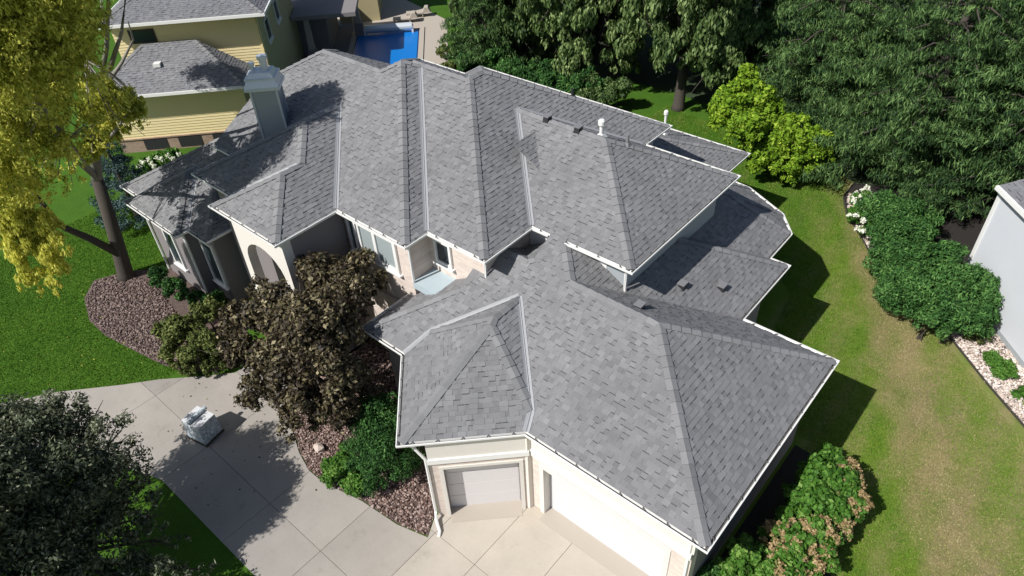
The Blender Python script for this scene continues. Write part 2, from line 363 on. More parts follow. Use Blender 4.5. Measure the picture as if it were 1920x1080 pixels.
def roof_union(blocks):
    planes = []; pieces = []
    for bi, B in enumerate(blocks):
        for pl in B.pl:
            reg = [B.poly]
            for o in B.pl:
                if o is pl: continue
                h = above(o, pl)
                if isinstance(h, float): continue
                reg = [c for c in (clip(r, *h) for r in reg) if c]
            for bj, O in enumerate(blocks):
                if bj == bi: continue
                cons = [(n, c) for n, c in O.foot]; ok = True
                for o in O.pl:
                    h = above(o, pl)
                    if isinstance(h, float):
                        if h < -1e-6 or (abs(h) <= 1e-6 and bj > bi): ok = False
                        continue
                    cons.append(h)
                if not ok: continue
                new = []
                for r in reg:
                    inside = r
                    outs = []
                    for n, c in cons:
                        o_ = clip(inside, (-n[0], -n[1]), -c)
                        if o_ and area(o_) > 1e-5: outs.append(o_)
                        inside = clip(inside, n, c)
                        if not inside: break
                    if inside and area(inside) > 1e-5: new += outs
                    else: new.append(r)
                reg = new
            k = next((i for i, q in enumerate(planes) if same(q, pl)), None)
            if k is None: planes.append(pl); pieces.append([]); k = len(planes)-1
            pieces[k] += [r for r in reg if area(r) > 1e-4]
    return planes, pieces
def intervals(pieces, n, c):
    "stretches of piece edges lying on line n.p=c ; along t"
    t = (-n[1], n[0]); iv = []
    for r in pieces:
        for i in range(len(r)):
            a, b = r[i], r[(i+1) % len(r)]
            if abs(n[0]*a[0]+n[1]*a[1]-c) < 2e-4 and abs(n[0]*b[0]+n[1]*b[1]-c) < 2e-4:
                u, v = t[0]*a[0]+t[1]*a[1], t[0]*b[0]+t[1]*b[1]; iv.append((min(u, v), max(u, v)))
    iv.sort(); out = []
    for a, b in iv:
        if out and a <= out[-1][1]+1e-3: out[-1][1] = max(out[-1][1], b)
        else: out.append([a, b])
    return out
def creases(planes, pieces):
    "hips, ridges and valleys: (p0, p1, plane_a, plane_b, convex)"
    res = []
    for i in range(len(planes)):
        for j in range(i+1, len(planes)):
            h = above(planes[i], planes[j])
            if isinstance(h, float): continue
            n, c = h
            A = intervals(pieces[i], n, c); B = intervals(pieces[j], n, c); t = (-n[1], n[0])
            for a in A:
                for b in B:
                    lo, hi = max(a[0], b[0]), min(a[1], b[1])
                    if hi-lo > 0.05:
                        P0 = (n[0]*c+t[0]*lo, n[1]*c+t[1]*lo); P1 = (n[0]*c+t[0]*hi, n[1]*c+t[1]*hi)
                        # side where i lives
                        mid = ((P0[0]+P1[0])/2, (P0[1]+P1[1])/2); q = (mid[0]+n[0]*0.02, mid[1]+n[1]*0.02)
                        ins = any(all(nn[0]*q[0]+nn[1]*q[1] <= cc+1e-6 for nn, cc in edges_of(r)) for r in pieces[i] if area(r) > 1e-4)
                        q2 = q if ins else (mid[0]-n[0]*0.02, mid[1]-n[1]*0.02)
                        res.append((P0, P1, planes[i], planes[j], zat(planes[i], q2) < zat(planes[j], q2)))
    return res
def eave_chains(planes, pieces):
    segs = []
    for pl, ps in zip(planes, pieces):
        n, c = pl[0], pl[1]
        for a, b in intervals(ps, n, c):
            t = (-n[1], n[0]); segs.append([(n[0]*c+t[0]*a, n[1]*c+t[1]*a), (n[0]*c+t[0]*b, n[1]*c+t[1]*b)])
    chains = []; used = [False]*len(segs)
    def close(p, q): return math.hypot(p[0]-q[0], p[1]-q[1]) < 0.01
    for i in range(len(segs)):
        if used[i]: continue
        used[i] = True; ch = list(segs[i]); go = True
        while go:
            go = False
            for j in range(len(segs)):
                if used[j]: continue
                if close(segs[j][0], ch[-1]): ch.append(segs[j][1]); used[j] = True; go = True
                elif close(segs[j][1], ch[0]): ch.insert(0, segs[j][0]); used[j] = True; go = True
        chains.append(ch)
    return chains
def offset_chain(ch, d):
    "offset a CCW chain outward by d with mitres"
    closed = math.hypot(ch[0][0]-ch[-1][0], ch[0][1]-ch[-1][1]) < 0.01; n = len(ch); out = []
    def nrm(a, b):
        L = math.hypot(b[0]-a[0], b[1]-a[1]); return ((b[1]-a[1])/L, -(b[0]-a[0])/L)
    for i in range(n):
        if i == 0: n1 = nrm(ch[-2], ch[-1]) if closed else nrm(ch[0], ch[1])
        else: n1 = nrm(ch[i-1], ch[i])
        if i == n-1: n2 = nrm(ch[0], ch[1]) if closed else n1
        else: n2 = nrm(ch[i], ch[i+1])
        k = 1+n1[0]*n2[0]+n1[1]*n2[1]; k = max(k, 0.3)
        out.append((ch[i][0]+d*(n1[0]+n2[0])/k, ch[i][1]+d*(n1[1]+n2[1])/k))
    return out
def sweep(mb, ch, prof, z, tint=0.5):
    "profile [(out, up)] swept along an eave chain"
    rows = [offset_chain(ch, o) for o, _ in prof]; m = len(ch)
    vs = [(rows[k][i][0], rows[k][i][1], z+prof[k][1]) for k in range(len(prof)) for i in range(m)]
    fs = [(k*m+i, k*m+i+1, (k+1)*m+i+1, (k+1)*m+i) for k in range(len(prof)-1) for i in range(m-1)]
    mb.add(vs, fs, tint)
SHN = []
def pick(q): return None
def lay_shingles(planes, pieces, sink, singles, expo=0.138, dark_frac=0.5, far=None):
    "courses of laminated shingle tabs on every roof plane, clipped to the plane's pieces"
    for pl, ps in zip(planes, pieces):
        if not ps: continue
        n, c, z0, p = pl; t = (-n[1], n[0]); k = 1/math.sqrt(1+p*p)
        nrm = np.array([p*n[0]*k, p*n[1]*k, k])
        loc = []
        for r in ps:
            q = [(t[0]*a[0]+t[1]*a[1], (c-n[0]*a[0]-n[1]*a[1])/k) for a in r]
            s_ = sum(q[i][0]*q[(i+1) % len(q)][1]-q[(i+1) % len(q)][0]*q[i][1] for i in range(len(q)))
            if s_ < 0: q = q[::-1]
            loc.append((q, edges_of(q), min(a[0] for a in q), max(a[0] for a in q), min(a[1] for a in q), max(a[1] for a in q)))
        smin, smax = min(l[2] for l in loc), max(l[3] for l in loc); tmax = max(l[5] for l in loc); tmin = min(l[4] for l in loc)
        def w3(s, d, h): x = c-d*k; return (n[0]*x+t[0]*s+nrm[0]*h, n[1]*x+t[1]*s+nrm[1]*h, z0+p*d*k+nrm[2]*h)
        for r in range(max(0, int(tmin/expo)), int(tmax/expo)+1):
            d0, d1 = r*expo, (r+1)*expo; s = smin-random.uniform(0, 0.3)
            row = [l for l in loc if l[4] < d1 and l[5] > d0]
            lam = random.random() < 0.5
            while s < smax:
                wd = random.uniform(0.10, 0.27) if lam else random.uniform(0.09, 0.21)
                tint = min(1, max(0.12, random.gauss(0.6 if lam else 0.42, 0.19)))
                hh = 0.019 if lam else 0.007
                rect = [(s, d0), (s+wd, d0), (s+wd, d1), (s, d1)]
                dash = (not lam) and random.random() < dark_frac  # dark strip: printed granule band that also paints the course's shadow line
                for q, E, a0, a1, b0, b1 in row:
                    if a0 > s+wd or a1 < s: continue
                    full = all(nn[0]*x[0]+nn[1]*x[1] <= cc+1e-6 for nn, cc in E for x in rect)
                    g = rect
                    if not full:
                        for nn, cc in E:
                            g = clip(g, nn, cc)
                            if not g: break
                        if not g: continue
                    top = [w3(x, y, hh*(1-0.7*(y-d0)/expo)+0.004) for x, y in g]
                    bot = [w3(x, y, 0.0) for x, y in g]; m = len(g)
                    tgt = sink
                    if full and singles is not None:
                        cc_ = top[0]; dist = (cc_[0])**2+(cc_[1])**2+(cc_[2]-HC)**2
                        mb = MB(); mb.add(top+bot, [tuple(range(m))]+[(i+m, (i+1) % m+m, (i+1) % m, i) for i in range(m)], tint)
                        if dash: mb.add([w3(x, y, 0.012) for x, y in ((s+.01, d1-0.022), (s+wd-.01, d1-0.022), (s+wd-.01, d1-0.002), (s+.01, d1-0.002))], [(0, 1, 2, 3)], 0.0)
                        if dist < singles[0]: singles[1].append((dist, mb)); continue
                        b = len(sink.v); sink.v += mb.v; sink.f += [[i+b for i in f] for f in mb.f]; sink.t += mb.t; continue
                    sink.add(top+bot, [tuple(range(m))]+[(i+m, (i+1) % m+m, (i+1) % m, i) for i in range(m)], tint)
                    if dash and full:
                        sink.add([w3(x, y, 0.012) for x, y in ((s+.01, d1-0.022), (s+wd-.01, d1-0.022), (s+wd-.01, d1-0.002), (s+.01, d1-0.002))], [(0, 1, 2, 3)], 0.0)
                s += wd; lam = not lam if random.random() < 0.8 else lam
def build_roof(root, planes, pieces, part_name, near=None, msh=None, capmat=None, flash=True, caps=True, valley_w=0.10):
    "deck > shingles, ridge caps, valley flashings"
    msh = msh or M_SH; capmat = capmat or M_CAP
    dk = MB()
    for pl, ps in zip(planes, pieces):
        for r in ps:
            dk.add([(q[0], q[1], zat(pl, q)) for q in r], [tuple(range(len(r)))])
    deck = dk.build(part_name, M_DECK, root)
    sink = MB(); singles = (near*near, []) if near else None
    lay_shingles(planes, pieces, sink, singles)
    if singles:
        L = sorted(singles[1], key=lambda q: q[0])
        for dist, mb in L[:290]: mb.build('shingle', msh, deck)
        for dist, mb in L[290:]:
            b = len(sink.v); sink.v += mb.v; sink.f += [[i+b for i in f] for f in mb.f]; sink.t += mb.t
    sink.build('shingle_courses', msh, deck, kind='stuff')
    for P0, P1, A, B, convex in creases(planes, pieces):
        a = np.array([P0[0], P0[1], zat(A, P0)]); b = np.array([P1[0], P1[1], zat(A, P1)])
        if b[2] < a[2]: a, b = b, a
        d = b-a; L = np.linalg.norm(d); d /= L
        def side(pl):
            n_, c_, z_, p_ = pl; N = np.array([p_*n_[0], p_*n_[1], 1.0]); N /= np.linalg.norm(N)
            s_ = np.cross(N, d); q = (a+b)/2+s_*0.1
            # keep the direction that runs down the plane away from the crease
            o_ = B if pl is A else A
            low = zat(pl, q) < zat(o_, q)
            if convex != low: s_ = -s_
            return s_, N
        sa, NA = side(A); sb, NB = side(B); mid = (NA+NB)/2; mid /= np.linalg.norm(mid)
        if convex:
            if not caps: continue
            m = max(1, int(round(L/0.3)))
            for i in range(m):
                u0, u1 = i*L/m, (i+1)*L/m+0.03; lift0, lift1 = 0.05, 0.022; hw = 0.135
                p0, p1 = a+d*u0, a+d*min(u1, L)
                tn = random.uniform(0.3, 0.9)
                vs = [p0+sa*hw+NA*lift0, p0+mid*(lift0+0.005), p0+sb*hw+NB*lift0, p1+sa*hw+NA*lift1, p1+mid*(lift1+0.005), p1+sb*hw+NB*lift1,
                      p0+sa*hw-NA*0.004, p0-mid*0.004, p0+sb*hw-NB*0.004]
                MB().add(vs, [(0, 1, 4, 3), (1, 2, 5, 4), (6, 7, 1, 0), (7, 8, 2, 1)], tn).build('ridge_cap', capmat, deck)
        elif flash and (flash is True or (abs(A[0][0])*abs(A[0][1]) > .1 or abs(B[0][0])*abs(B[0][1]) > .1 or abs(A[1]+7.52) < .01 or abs(B[1]+7.52) < .01 or abs(A[1]-12.79) < .01 or abs(B[1]-12.79) < .01)):
            hw = valley_w; vs = []
            for q in (a-d*0.02, b):
                vs += [q+sa*hw+NA*0.024, q+sa*0.03+NA*0.022, q+mid*0.05, q+sb*0.03+NB*0.022, q+sb*hw+NB*0.024]
            MB().add(vs, [(i, i+1, i+6, i+5) for i in range(4)]).build('valley_flashing', M_FLASH, deck)
    return deck
def build_gutters(root, chains, z0, skip=None, hang=0.62, wsof=0.42):
    for ch in chains:
        if sum(math.hypot(ch[i+1][0]-ch[i][0], ch[i+1][1]-ch[i][1]) for i in range(len(ch)-1)) < 0.25: continue
        f = MB(); sweep(f, ch, [(0, 0.0), (0.0, -0.16), (-0.03, -0.16)], z0-0.004); f.build('fascia', M_WHITE, root)
        s = MB(); sweep(s, ch, [(-0.03, -0.15), (-wsof, -0.15)], z0); s.build('soffit', M_WHITE, root)
        g = MB(); sweep(g, ch, [(0.004, -0.01), (0.006, -0.105), (0.07, -0.11), (0.115, -0.06), (0.12, 0.0), (0.095, 0.004), (0.095, -0.05), (0.06, -0.085), (0.012, -0.085)], z0)
        go = g.build('gutter', M_GUT, root)
        c_in, c_out = offset_chain(ch, 0.0), offset_chain(ch, 0.115); h = MB()
        for i in range(len(ch)-1):
            L = math.hypot(ch[i+1][0]-ch[i][0], ch[i+1][1]-ch[i][1]); m = max(1, int(L/hang))
            for j in range(m):
                u = (j+0.5)/m; a = [c_in[i][k]*(1-u)+c_in[i+1][k]*u for k in (0, 1)]; b = [c_out[i][k]*(1-u)+c_out[i+1][k]*u for k in (0, 1)]
                MB().beam((a[0], a[1], z0-0.012), (b[0], b[1], z0-0.008), 0.03, 0.014).build('gutter_hanger', M_DIRT, go)
        d = MB(); sweep(d, ch, [(0.014, -0.078), (0.06, -0.078)], z0); d.build('gutter_debris', M_DIRT, go)
def rect(x0, x1, y0, y1): return [(x0, y0), (x1, y0), (x1, y1), (x0, y1)]   # CCW: edges -y, +x, +y, -x
T, N = True, None
P = 0.56
# ================================================================== GROUND
g = MB(); g.add([(-400, -300, 0), (300, -300, 0), (300, 400, 0), (-400, 400, 0)], [(0, 1, 2, 3)])
struct(g.build('lawn', M_LAWN))
DRIVE = [(-28, -8), (-20.0, -8), (-20.0, -2), (-19.7, 0.4), (-18.7, 1.8), (-17.2, 2.33), (-11.6, 2.37), (-10.4, 1.6), (-9.6, 0), (-9.4, -8), (-2.3, -8), (-2.3, 8.76),
         (-7.85, 8.76), (-9.75, 6.75), (-9.42, 6.12), (-10.39, 5.85), (-11.77, 5.72), (-13.23, 5.4), (-13.9, 5.4), (-14.7, 5.62), (-16.2, 6.3), (-17.0, 7.0), (-17.3, 8.2), (-19.2, 8.2), (-19.35, 6.3), (-20.1, 5.5), (-21.2, 4.45), (-22.0, 3.5), (-23.5, 1.9), (-24.6, 0.35), (-26.0, -2.0)]
XS = [-28, -24.2, -20.6, -17.2, -13.85, -11.45, -9.36, -7.86, -6.2, -4.3, -2.3]
YS = [-8, -4, 0, 3.95, 6.35, 8.9]
base = MB(); base.add([(q[0], q[1], 0.004) for q in DRIVE], [tuple(range(len(DRIVE)))])
dr = struct(base.build('driveway', M_EDGE))
for i in range(len(XS)-1):
    for j in range(len(YS)-1):
        gpp = 0.006
        q = DRIVE
        for n_, c_ in (((-1, 0), -(XS[i]+gpp)), ((1, 0), XS[i+1]-gpp), ((0, -1), -(YS[j]+gpp)), ((0, 1), YS[j+1]-gpp)):
            q = clip(q, n_, c_)
            if not q: break
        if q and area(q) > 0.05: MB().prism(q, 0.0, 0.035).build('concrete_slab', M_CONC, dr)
BED1 = [tuple(at(*q)[:2]) for q in ((158, 560), (176, 526), (232, 510), (285, 505), (330, 500), (430, 560), (470, 600), (440, 690), (352, 702), (300, 682), (240, 652), (198, 630), (168, 602))]
BED2 = [(-17.1, 7.1), (-16.2, 6.35), (-14.7, 5.66), (-13.9, 5.44), (-13.23, 5.44), (-11.77, 5.76), (-10.39, 5.89), (-9.46, 6.16), (-9.78, 6.72), (-12.0, 9.0), (-14, 9.3), (-14, 10.4), (-17.0, 10.4)]
BED3 = [(-7.0, 31.0), (-6.95, 29.6), (-6.35, 28.4), (-5.1, 26.9), (-3.45, 24.75), (-2.23, 23.4), (-0.75, 23.1), (0.86, 21.5), (2.2, 20.3), (4.5, 18.0), (8, 14), (12, 16), (4, 25), (-2, 33)]
BED4 = [(-2.9, 9.0), (-2.2, 8.9), (-1.0, 9.6), (-0.45, 12.0), (-0.9, 14.2), (-1.9, 15.3), (-2.9, 15.4)]
for k, (b, nm) in enumerate(((BED1, 'planting_bed'), (BED2, 'stone_bed'), (BED3, 'gravel_bed'), (BED4, 'shrub_bed'))):
    struct(MB().add([(q[0], q[1], 0.012) for q in b], [tuple(range(len(b)))]).build(nm, M_MULCHSH if nm in ('shrub_bed', 'gravel_bed') else M_SOIL))
e = MB()
for a, b in zip(BED3[:11], BED3[1:11]): e.beam((a[0], a[1], 0.03), (b[0], b[1], 0.03), 0.04, 0.08)
tag(e.build('bed_edging', M_EDGE), 'dark edging strip between dry lawn and pale gravel bed', 'edging')
def inpoly(x, y, P_):
    c = np.zeros(len(x), bool); n = len(P_)
    for i in range(n):
        (x1, y1), (x2, y2) = P_[i], P_[(i+1) % n]
        m = ((y1 > y) != (y2 > y)) & (x < (x2-x1)*(y-y1)/(y2-y1+1e-12)+x1); c ^= m
    return c
def stones(name, poly, n, size, m, zz=0.02):
    A = np.array(poly); lo, hi = A.min(0), A.max(0)
    x = rng.uniform(lo[0], hi[0], n*3); y = rng.uniform(lo[1], hi[1], n*3); k = inpoly(x, y, poly); x, y = x[k][:n], y[k][:n]; n = len(x)
    base = np.array([(0, 0, -.7), (1, 0, 0), (0, 1, 0), (-1, 0, 0), (0, -1, 0), (0, 0, .7)])
    F = np.array([(0, 2, 1), (0, 3, 2), (0, 4, 3), (0, 1, 4), (5, 1, 2), (5, 2, 3), (5, 3, 4), (5, 4, 1)])
    sc = size*rng.uniform(0.5, 1.3, (n, 1, 1))*rng.uniform(0.6, 1.3, (n, 1, 3)); th = rng.uniform(0, 6.28, n)
    V = base[None]*sc*rng.uniform(0.75, 1.25, (n, 6, 1)); ca, sa = np.cos(th)[:, None], np.sin(th)[:, None]
    X = V[..., 0]*ca-V[..., 1]*sa; Y = V[..., 0]*sa+V[..., 1]*ca
    V = np.stack([X+x[:, None], Y+y[:, None], V[..., 2]+zz+rng.uniform(0, size*0.5, (n, 1))], -1).reshape(-1, 3)
    Q = (F[None]+6*np.arange(n)[:, None, None]).reshape(-1, 3); Tn = np.repeat(rng.uniform(0, 1, n), 8)+rng.uniform(-.1, .1, n*8)
    return npmesh(name, V, Q, Tn, m, kind='stuff')
STN1 = [tuple(at(*q)[:2]) for q in ((160, 560), (178, 528), (232, 513), (285, 530), (350, 610), (372, 690), (352, 700), (300, 680), (240, 650), (200, 628), (170, 600))]
tag(stones('red_stones', BED2, 9000, 0.05, L_MULCH), 'reddish brown stone mulch filling the bed beside the garage', 'stones')
L_BSTONE = tinted('brown_stone', [(0, (0.05, 0.035, 0.032)), (0.5, (0.15, 0.105, 0.095)), (1, (0.32, 0.25, 0.22))], 0.9)
tag(stones('brown_stones', STN1, 6500, 0.05, L_BSTONE), 'brown and pinkish stones around the foot of the big birch', 'stones')
tag(stones('pale_gravel', [(-1.5, 23.2), (-.7, 23.15), (.86, 21.55), (2.25, 20.35), (6, 16.5), (9, 17), (3, 23.5), (.5, 24.6), (-.6, 24.6)], 15000, 0.06, L_GRAVEL), 'pale pinkish gravel between the dry lawn and the right-hand house', 'gravel')
tag(stones('pale_stones', [(-6.9, 30.0), (-6.3, 28.45), (-5.1, 26.95), (-4.4, 26.0), (-4.2, 26.5), (-5.5, 29), (-6.1, 30.2)], 1500, 0.06, L_GRAVEL), 'few pale stones under the white hydrangea at the lawn edge', 'stones')
# ================================================================== MAIN HOUSE
ZL, ZU = 3.51, 6.0
house = thing('house', (-12, 13, 0), 'large light brick house with sprawling grey shingle hip roof in the centre', 'house')
i_ = 0.1
up = [Block(rect(-16.5, -7.7, 13.05, 18.98), [T, T, T, N], ZU, P),                        # east wing
      Block(rect(-20.15, -11.15, 11.0, 20.65), [T, T, T, T], ZU, P),                      # main
      Block(rect(-18.2, -11.15, 11.0, 19.9), [T, T, T, N], ZU, P),                        # main, long
      Block(rect(-23.0, -13.43, 10.13, 19.75), [T, T, T, T], ZU, P),                      # step
      Block(rect(-23.5, -13.43, 10.13, 18.7), [T, T, T, ((-1, 0), 26.15)], ZU, P),        # west end, cut at the chimney
      Block(rect(-19.9, -16.55, 7.88, 14.0), [T, T, N, T], ZU, P),                        # portico
      Block(rect(-22.2, -16.55, 8.62, 16.0), [T, T, N, T], ZU, P)]                        # behind portico
upP, upS = roof_union(up)
roof_u = build_roof(house, upP, upS, 'upper_roof')
P2 = 0.566; Y0 = 8.62
s2 = math.sqrt(0.5)
def dg(n, q): return (n, n[0]*q[0]+n[1]*q[1])
F1, F2, F3 = (-10.05, 6.35), (-7.92, 8.62), (-12.3, 8.5)
bump_poly = [F1, (-7.7, 8.7), (-7.75, 11.6), (-12.45, 11.6), (-12.4, 8.7)]
lowb = [Block(rect(-12.0, -2.7, Y0, 15.72), [T, T, T, N], ZL, P2),
        Block(rect(-9.85, -5.5, Y0, 18.9), [T, T, T, N], ZL, P2), Block(rect(-10.42, -9.85, Y0, 13.12), [T, N, N, N], ZL, P2),
        Block(rect(-14.09, -10.15, Y0, 13.3), [T, N, N, T], ZL, P2),
        Block([(-13.0, 14.5), (-6.12, 14.5), (-6.18, 20.62), (-6.88, 21.52), (-8.56, 22.4), (-13.0, 22.9)], [N, T, T, T, T, N], ZL, P2)]
bp = Block(bump_poly, [N, N, N, N, N], ZL, P2)
bp.pl = [((s2, -s2), s2*F1[0]-s2*F1[1], ZL, P2), ((-s2, -s2), -s2*F1[0]-s2*F1[1], ZL, P2), ((1, 0), -7.52, ZL, P2), ((-1, 0), 12.79, ZL, P2)]
bp.poly = [F1, (F1[0]+3.2, F1[1]+3.2), (-6.9, 13), (-13.4, 13), (F1[0]-3.2, F1[1]+3.2)]; bp.foot = edges_of(bp.poly)
lowb.append(bp)
loP, loS = roof_union(lowb)
roof_l = build_roof(house, loP, loS, 'garage_roof', near=17.0, flash='bump')
back = [Block(rect(-19, -9.75, 17.0, 24.7), [N, T, T, N], ZL, 0.4)]
bkP, bkS = roof_union(back); build_roof(house, bkP, bkS, 'rear_roof')
west = [Block(rect(-28.35, -22.15, 8.1, 14.5), [T, T, N, T], ZL, P),
        Block(rect(-27.1, -23.38, 7.6, 12.5), [T, T, N, T], ZL, P),
        Block([(-28.35, 8.1), (-22.15, 8.1), (-23.75, 9.7), (-28.35, 9.7)], [T, N, N, T], ZL, P),
        Block([(-28.35, 9.7), (-22.1, 9.7), (-22.1, 17), (-28.35, 17)], [((0, -1), -8.1), N, N, T], ZL, P)]
weP, weS = roof_union(west); build_roof(house, weP, weS, 'west_roof')
for pp, ss, z in ((upP, upS, ZU), (bkP, bkS, ZL), (weP, weS, ZL)):
    chs = eave_chains(pp, ss)
    out = []
    for ch in chs:
        if pp is upP:                                             # the garage roof runs into the wall eave here: gap in the gutter
            new = [[ch[0]]]
            for a, b in zip(ch, ch[1:]):
                if abs(a[1]-13.05) < .02 and abs(b[1]-13.05) < .02:
                    new[-1].append((-10.45, 13.05)); new.append([(-9.85, 13.05)])
                new[-1].append(b)
            out += [q for q in new if len(q) > 1]
        else: out.append(ch)
    build_gutters(house, out, z)
lc = [[q for q in ch] for ch in eave_chains(loP, loS)]
build_gutters(house, lc, ZL, wsof=0.2)
# ---- walls
def wall(poly, z0, z1, m, name='wall', label=None): return MB().prism(poly, z0, z1).build(name, m, house, label=label)
zs = ZU-0.16
wall(rect(-14.0, -8.05, 13.4, 18.6), 2.5, zs, M_SIDE, label='blue grey clad upper wall of the east wing')
wall(rect(-19.9, -11.5, 11.35, 20.3), 0, zs, M_BRX, label='pinkish brick front wall under the main roof')
wall(rect(-22.9, -13.8, 10.5, 18.3), 0, zs-0.002, M_BRX, label='pinkish brick wall stepped forward beside the portico')
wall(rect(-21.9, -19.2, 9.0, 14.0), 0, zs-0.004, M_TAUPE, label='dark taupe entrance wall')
wall(rect(-14.2, -8.7, 13.385, 13.45), 3.0, zs-0.01, M_WHITE, label='white siding on the front of the east wing')
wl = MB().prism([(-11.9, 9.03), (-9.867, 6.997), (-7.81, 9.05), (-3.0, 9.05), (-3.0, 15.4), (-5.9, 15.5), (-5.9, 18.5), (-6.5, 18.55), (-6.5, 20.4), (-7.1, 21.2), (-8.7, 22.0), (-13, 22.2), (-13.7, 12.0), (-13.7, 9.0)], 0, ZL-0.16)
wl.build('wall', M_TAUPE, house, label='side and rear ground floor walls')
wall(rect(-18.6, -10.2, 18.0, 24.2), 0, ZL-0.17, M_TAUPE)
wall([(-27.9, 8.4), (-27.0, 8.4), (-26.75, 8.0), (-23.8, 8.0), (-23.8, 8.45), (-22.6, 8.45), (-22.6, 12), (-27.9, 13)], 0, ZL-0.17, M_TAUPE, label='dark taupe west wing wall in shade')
# portico: white arched front with two piers
ar = MB(); xA, xB, yF, dep, zt = -19.65, -16.8, 8.15, 0.32, 5.85
n = 12; xm, hw = (xA+xB)/2, (xB-xA)/2-0.36; zsp = 4.0
pts = [(xm-hw, 0), (xm-hw, zsp)]+[(xm-hw*math.cos(math.pi*k/n), zsp+0.95*math.sin(math.pi*k/n)) for k in range(1, n)]+[(xm+hw, zsp), (xm+hw, 0)]
outer = []
for (x, z) in pts:
    if z <= zsp: outer.append((xA if x < xm else xB, z))
    else: outer.append((x, zt))
outer[1] = (xA, zt); outer[-2] = (xB, zt)
m_ = len(pts)
vs = [(x, yF, z) for x, z in pts]+[(x, yF, z) for x, z in outer]+[(x, yF+dep, z) for x, z in pts]+[(x, yF+dep, z) for x, z in outer]
fs = []
for k in range(m_-1):
    fs += [(k, k+1, m_+k+1, m_+k), (2*m_+k+1, 2*m_+k, 3*m_+k, 3*m_+k+1), (k+1, k, 2*m_+k, 2*m_+k+1), (m_+k, m_+k+1, 3*m_+k+1, 3*m_+k)]
ar.add(vs, fs).build('portico_arch', M_STUC, house, label='cream stucco entrance arch with two square piers')
po = MB()
po.prism(rect(xB-0.3, xB, yF+dep, 10.4), 0, zt); po.build('portico_side', M_TAUPE, house)
MB().prism(rect(xA, xB, 8.2, 10.6), 0, 0.17).build('porch_step', M_PATIO, house)
fd = MB().box((-18.5, 10.44, 1.6), (1.3, 0.1, 2.9)).build('front_door', M_STUC, house)
MB().box((-18.5, 10.37, 1.9), (0.8, 0.05, 1.6)).build('pane', M_BLIND, fd)
wall(rect(-16.2, -14.0, 10.42, 10.5), 0, 3.0, M_BRX)
def window(cx, cy, cz, ww, hh, ang, panes=1, glass=None, fr=0.09, root=None, label=None):
    "frame standing proud of the wall, one pane object for each light; ang = outward direction"
    root = root or house; n_ = np.array([math.cos(ang), math.sin(ang)]); t_ = np.array([-n_[1], n_[0]]); f = MB(); rot = ang+math.pi/2
    for sgn in (-1, 1): f.box((cx+n_[0]*.03, cy+n_[1]*.03, cz+sgn*(hh/2-fr/2)), (ww, 0.1, fr), rot)
    for k in range(panes+1):
        o = -ww/2+fr/2+k*(ww-fr)/panes
        f.box((cx+t_[0]*o+n_[0]*.03, cy+t_[1]*o+n_[1]*.03, cz), (fr, 0.098, hh-2*fr), rot)
    fo = f.build('window', M_WHITE, root, label=label)
    for k in range(panes):
        o = -ww/2+fr/2+(k+.5)*(ww-fr)/panes
        MB().box((cx+t_[0]*o+n_[0]*.012, cy+t_[1]*o+n_[1]*.012, cz), ((ww-fr)/panes-fr, 0.03, hh-2*fr), rot).build('pane', glass or M_GLASS, fo)
    MB().box((cx+n_[0]*.06, cy+n_[1]*.06, cz-hh/2-.04), (ww+.14, 0.14, 0.07), rot).build('window_sill', M_WHITE, fo)
    return fo
HP = math.pi/2
window(-15.35, 10.5, 4.9, 2.0, 1.3, -HP, 2, M_BLIND, 0.13, label='pair of white framed windows under the eave')
window(-16.35, 10.5, 4.9, 0.6, 1.4, -HP, 1)
window(-13.2, 11.35, 5.1, 0.7, 0.9, -HP, 1, label='small dark window in the recess')
window(-25.3, 8.0, 1.9, 0.8, 1.9, -HP, 1); window(-23.2, 8.45, 1.8, 0.9, 2.0, -HP, 1)
window(-22.6, 9.9, 1.8, 0.9, 2.0, 0, 1)
MB().prism(rect(-13.78, -12.3, 10.45, 11.34), 4.0, 4.25).build('flat_roof_panel', M_LBLUE, house)
# ---- frieze and garage front
d45 = np.array([s2, s2]); n45 = np.array([s2, -s2]); W0 = np.array([-9.69, 6.82]); LW = 2.62
def onw(u, o, z): q = W0+d45*u+n45*o; return (q[0], q[1], z)
def wbox(mb, u0, u1, o0, o1, z0, z1): c = onw((u0+u1)/2, (o0+o1)/2, (z0+z1)/2); return mb.box(c, (u1-u0, abs(o1-o0), z1-z0), math.radians(45.0))
wbox(MB(), 0, LW+.05, -.25, 0.05, 2.68, 3.36).build('frieze', M_STUC, house)
wbox(MB(), -0.02, LW+.05, 0.004, 0.10, 2.5, 2.68).build('trim_band', M_WHITE, house)
br = MB(); wbox(br, 0, 0.25, -.25, 0.03, 0, 2.5); wbox(br, LW-0.12, LW+.03, -.25, 0.03, 0, 2.5); wbox(br, .25, LW-.12, -.25, .03, 2.3, 2.5); br.build('brick_surround', M_BRD, house)
sg = MB(); wbox(sg, .25, .36, .004, .06, 0, 2.3); wbox(sg, LW-.23, LW-.12, .004, .06, 0, 2.3); wbox(sg, .36, LW-.23, .004, .06, 2.2, 2.3); sg.build('door_surround', M_STUC, house)
sj = MB(); wbox(sj, .25, .36, -.25, .004, 0, 2.3); wbox(sj, LW-.23, LW-.12, -.25, .004, 0, 2.3); wbox(sj, .36, LW-.23, -.25, .004, 2.2, 2.3); sj.build('door_jamb', M_TAUPE, house)  # jambs in dark taupe, painting in the shade of the recess
gd = MB(); wbox(gd, .36, LW-.23, -.25, -.235, 0.02, 2.2); gdo = gd.build('garage_door', M_DOORP, house, label='single pale pinkish garage door set at an angle')
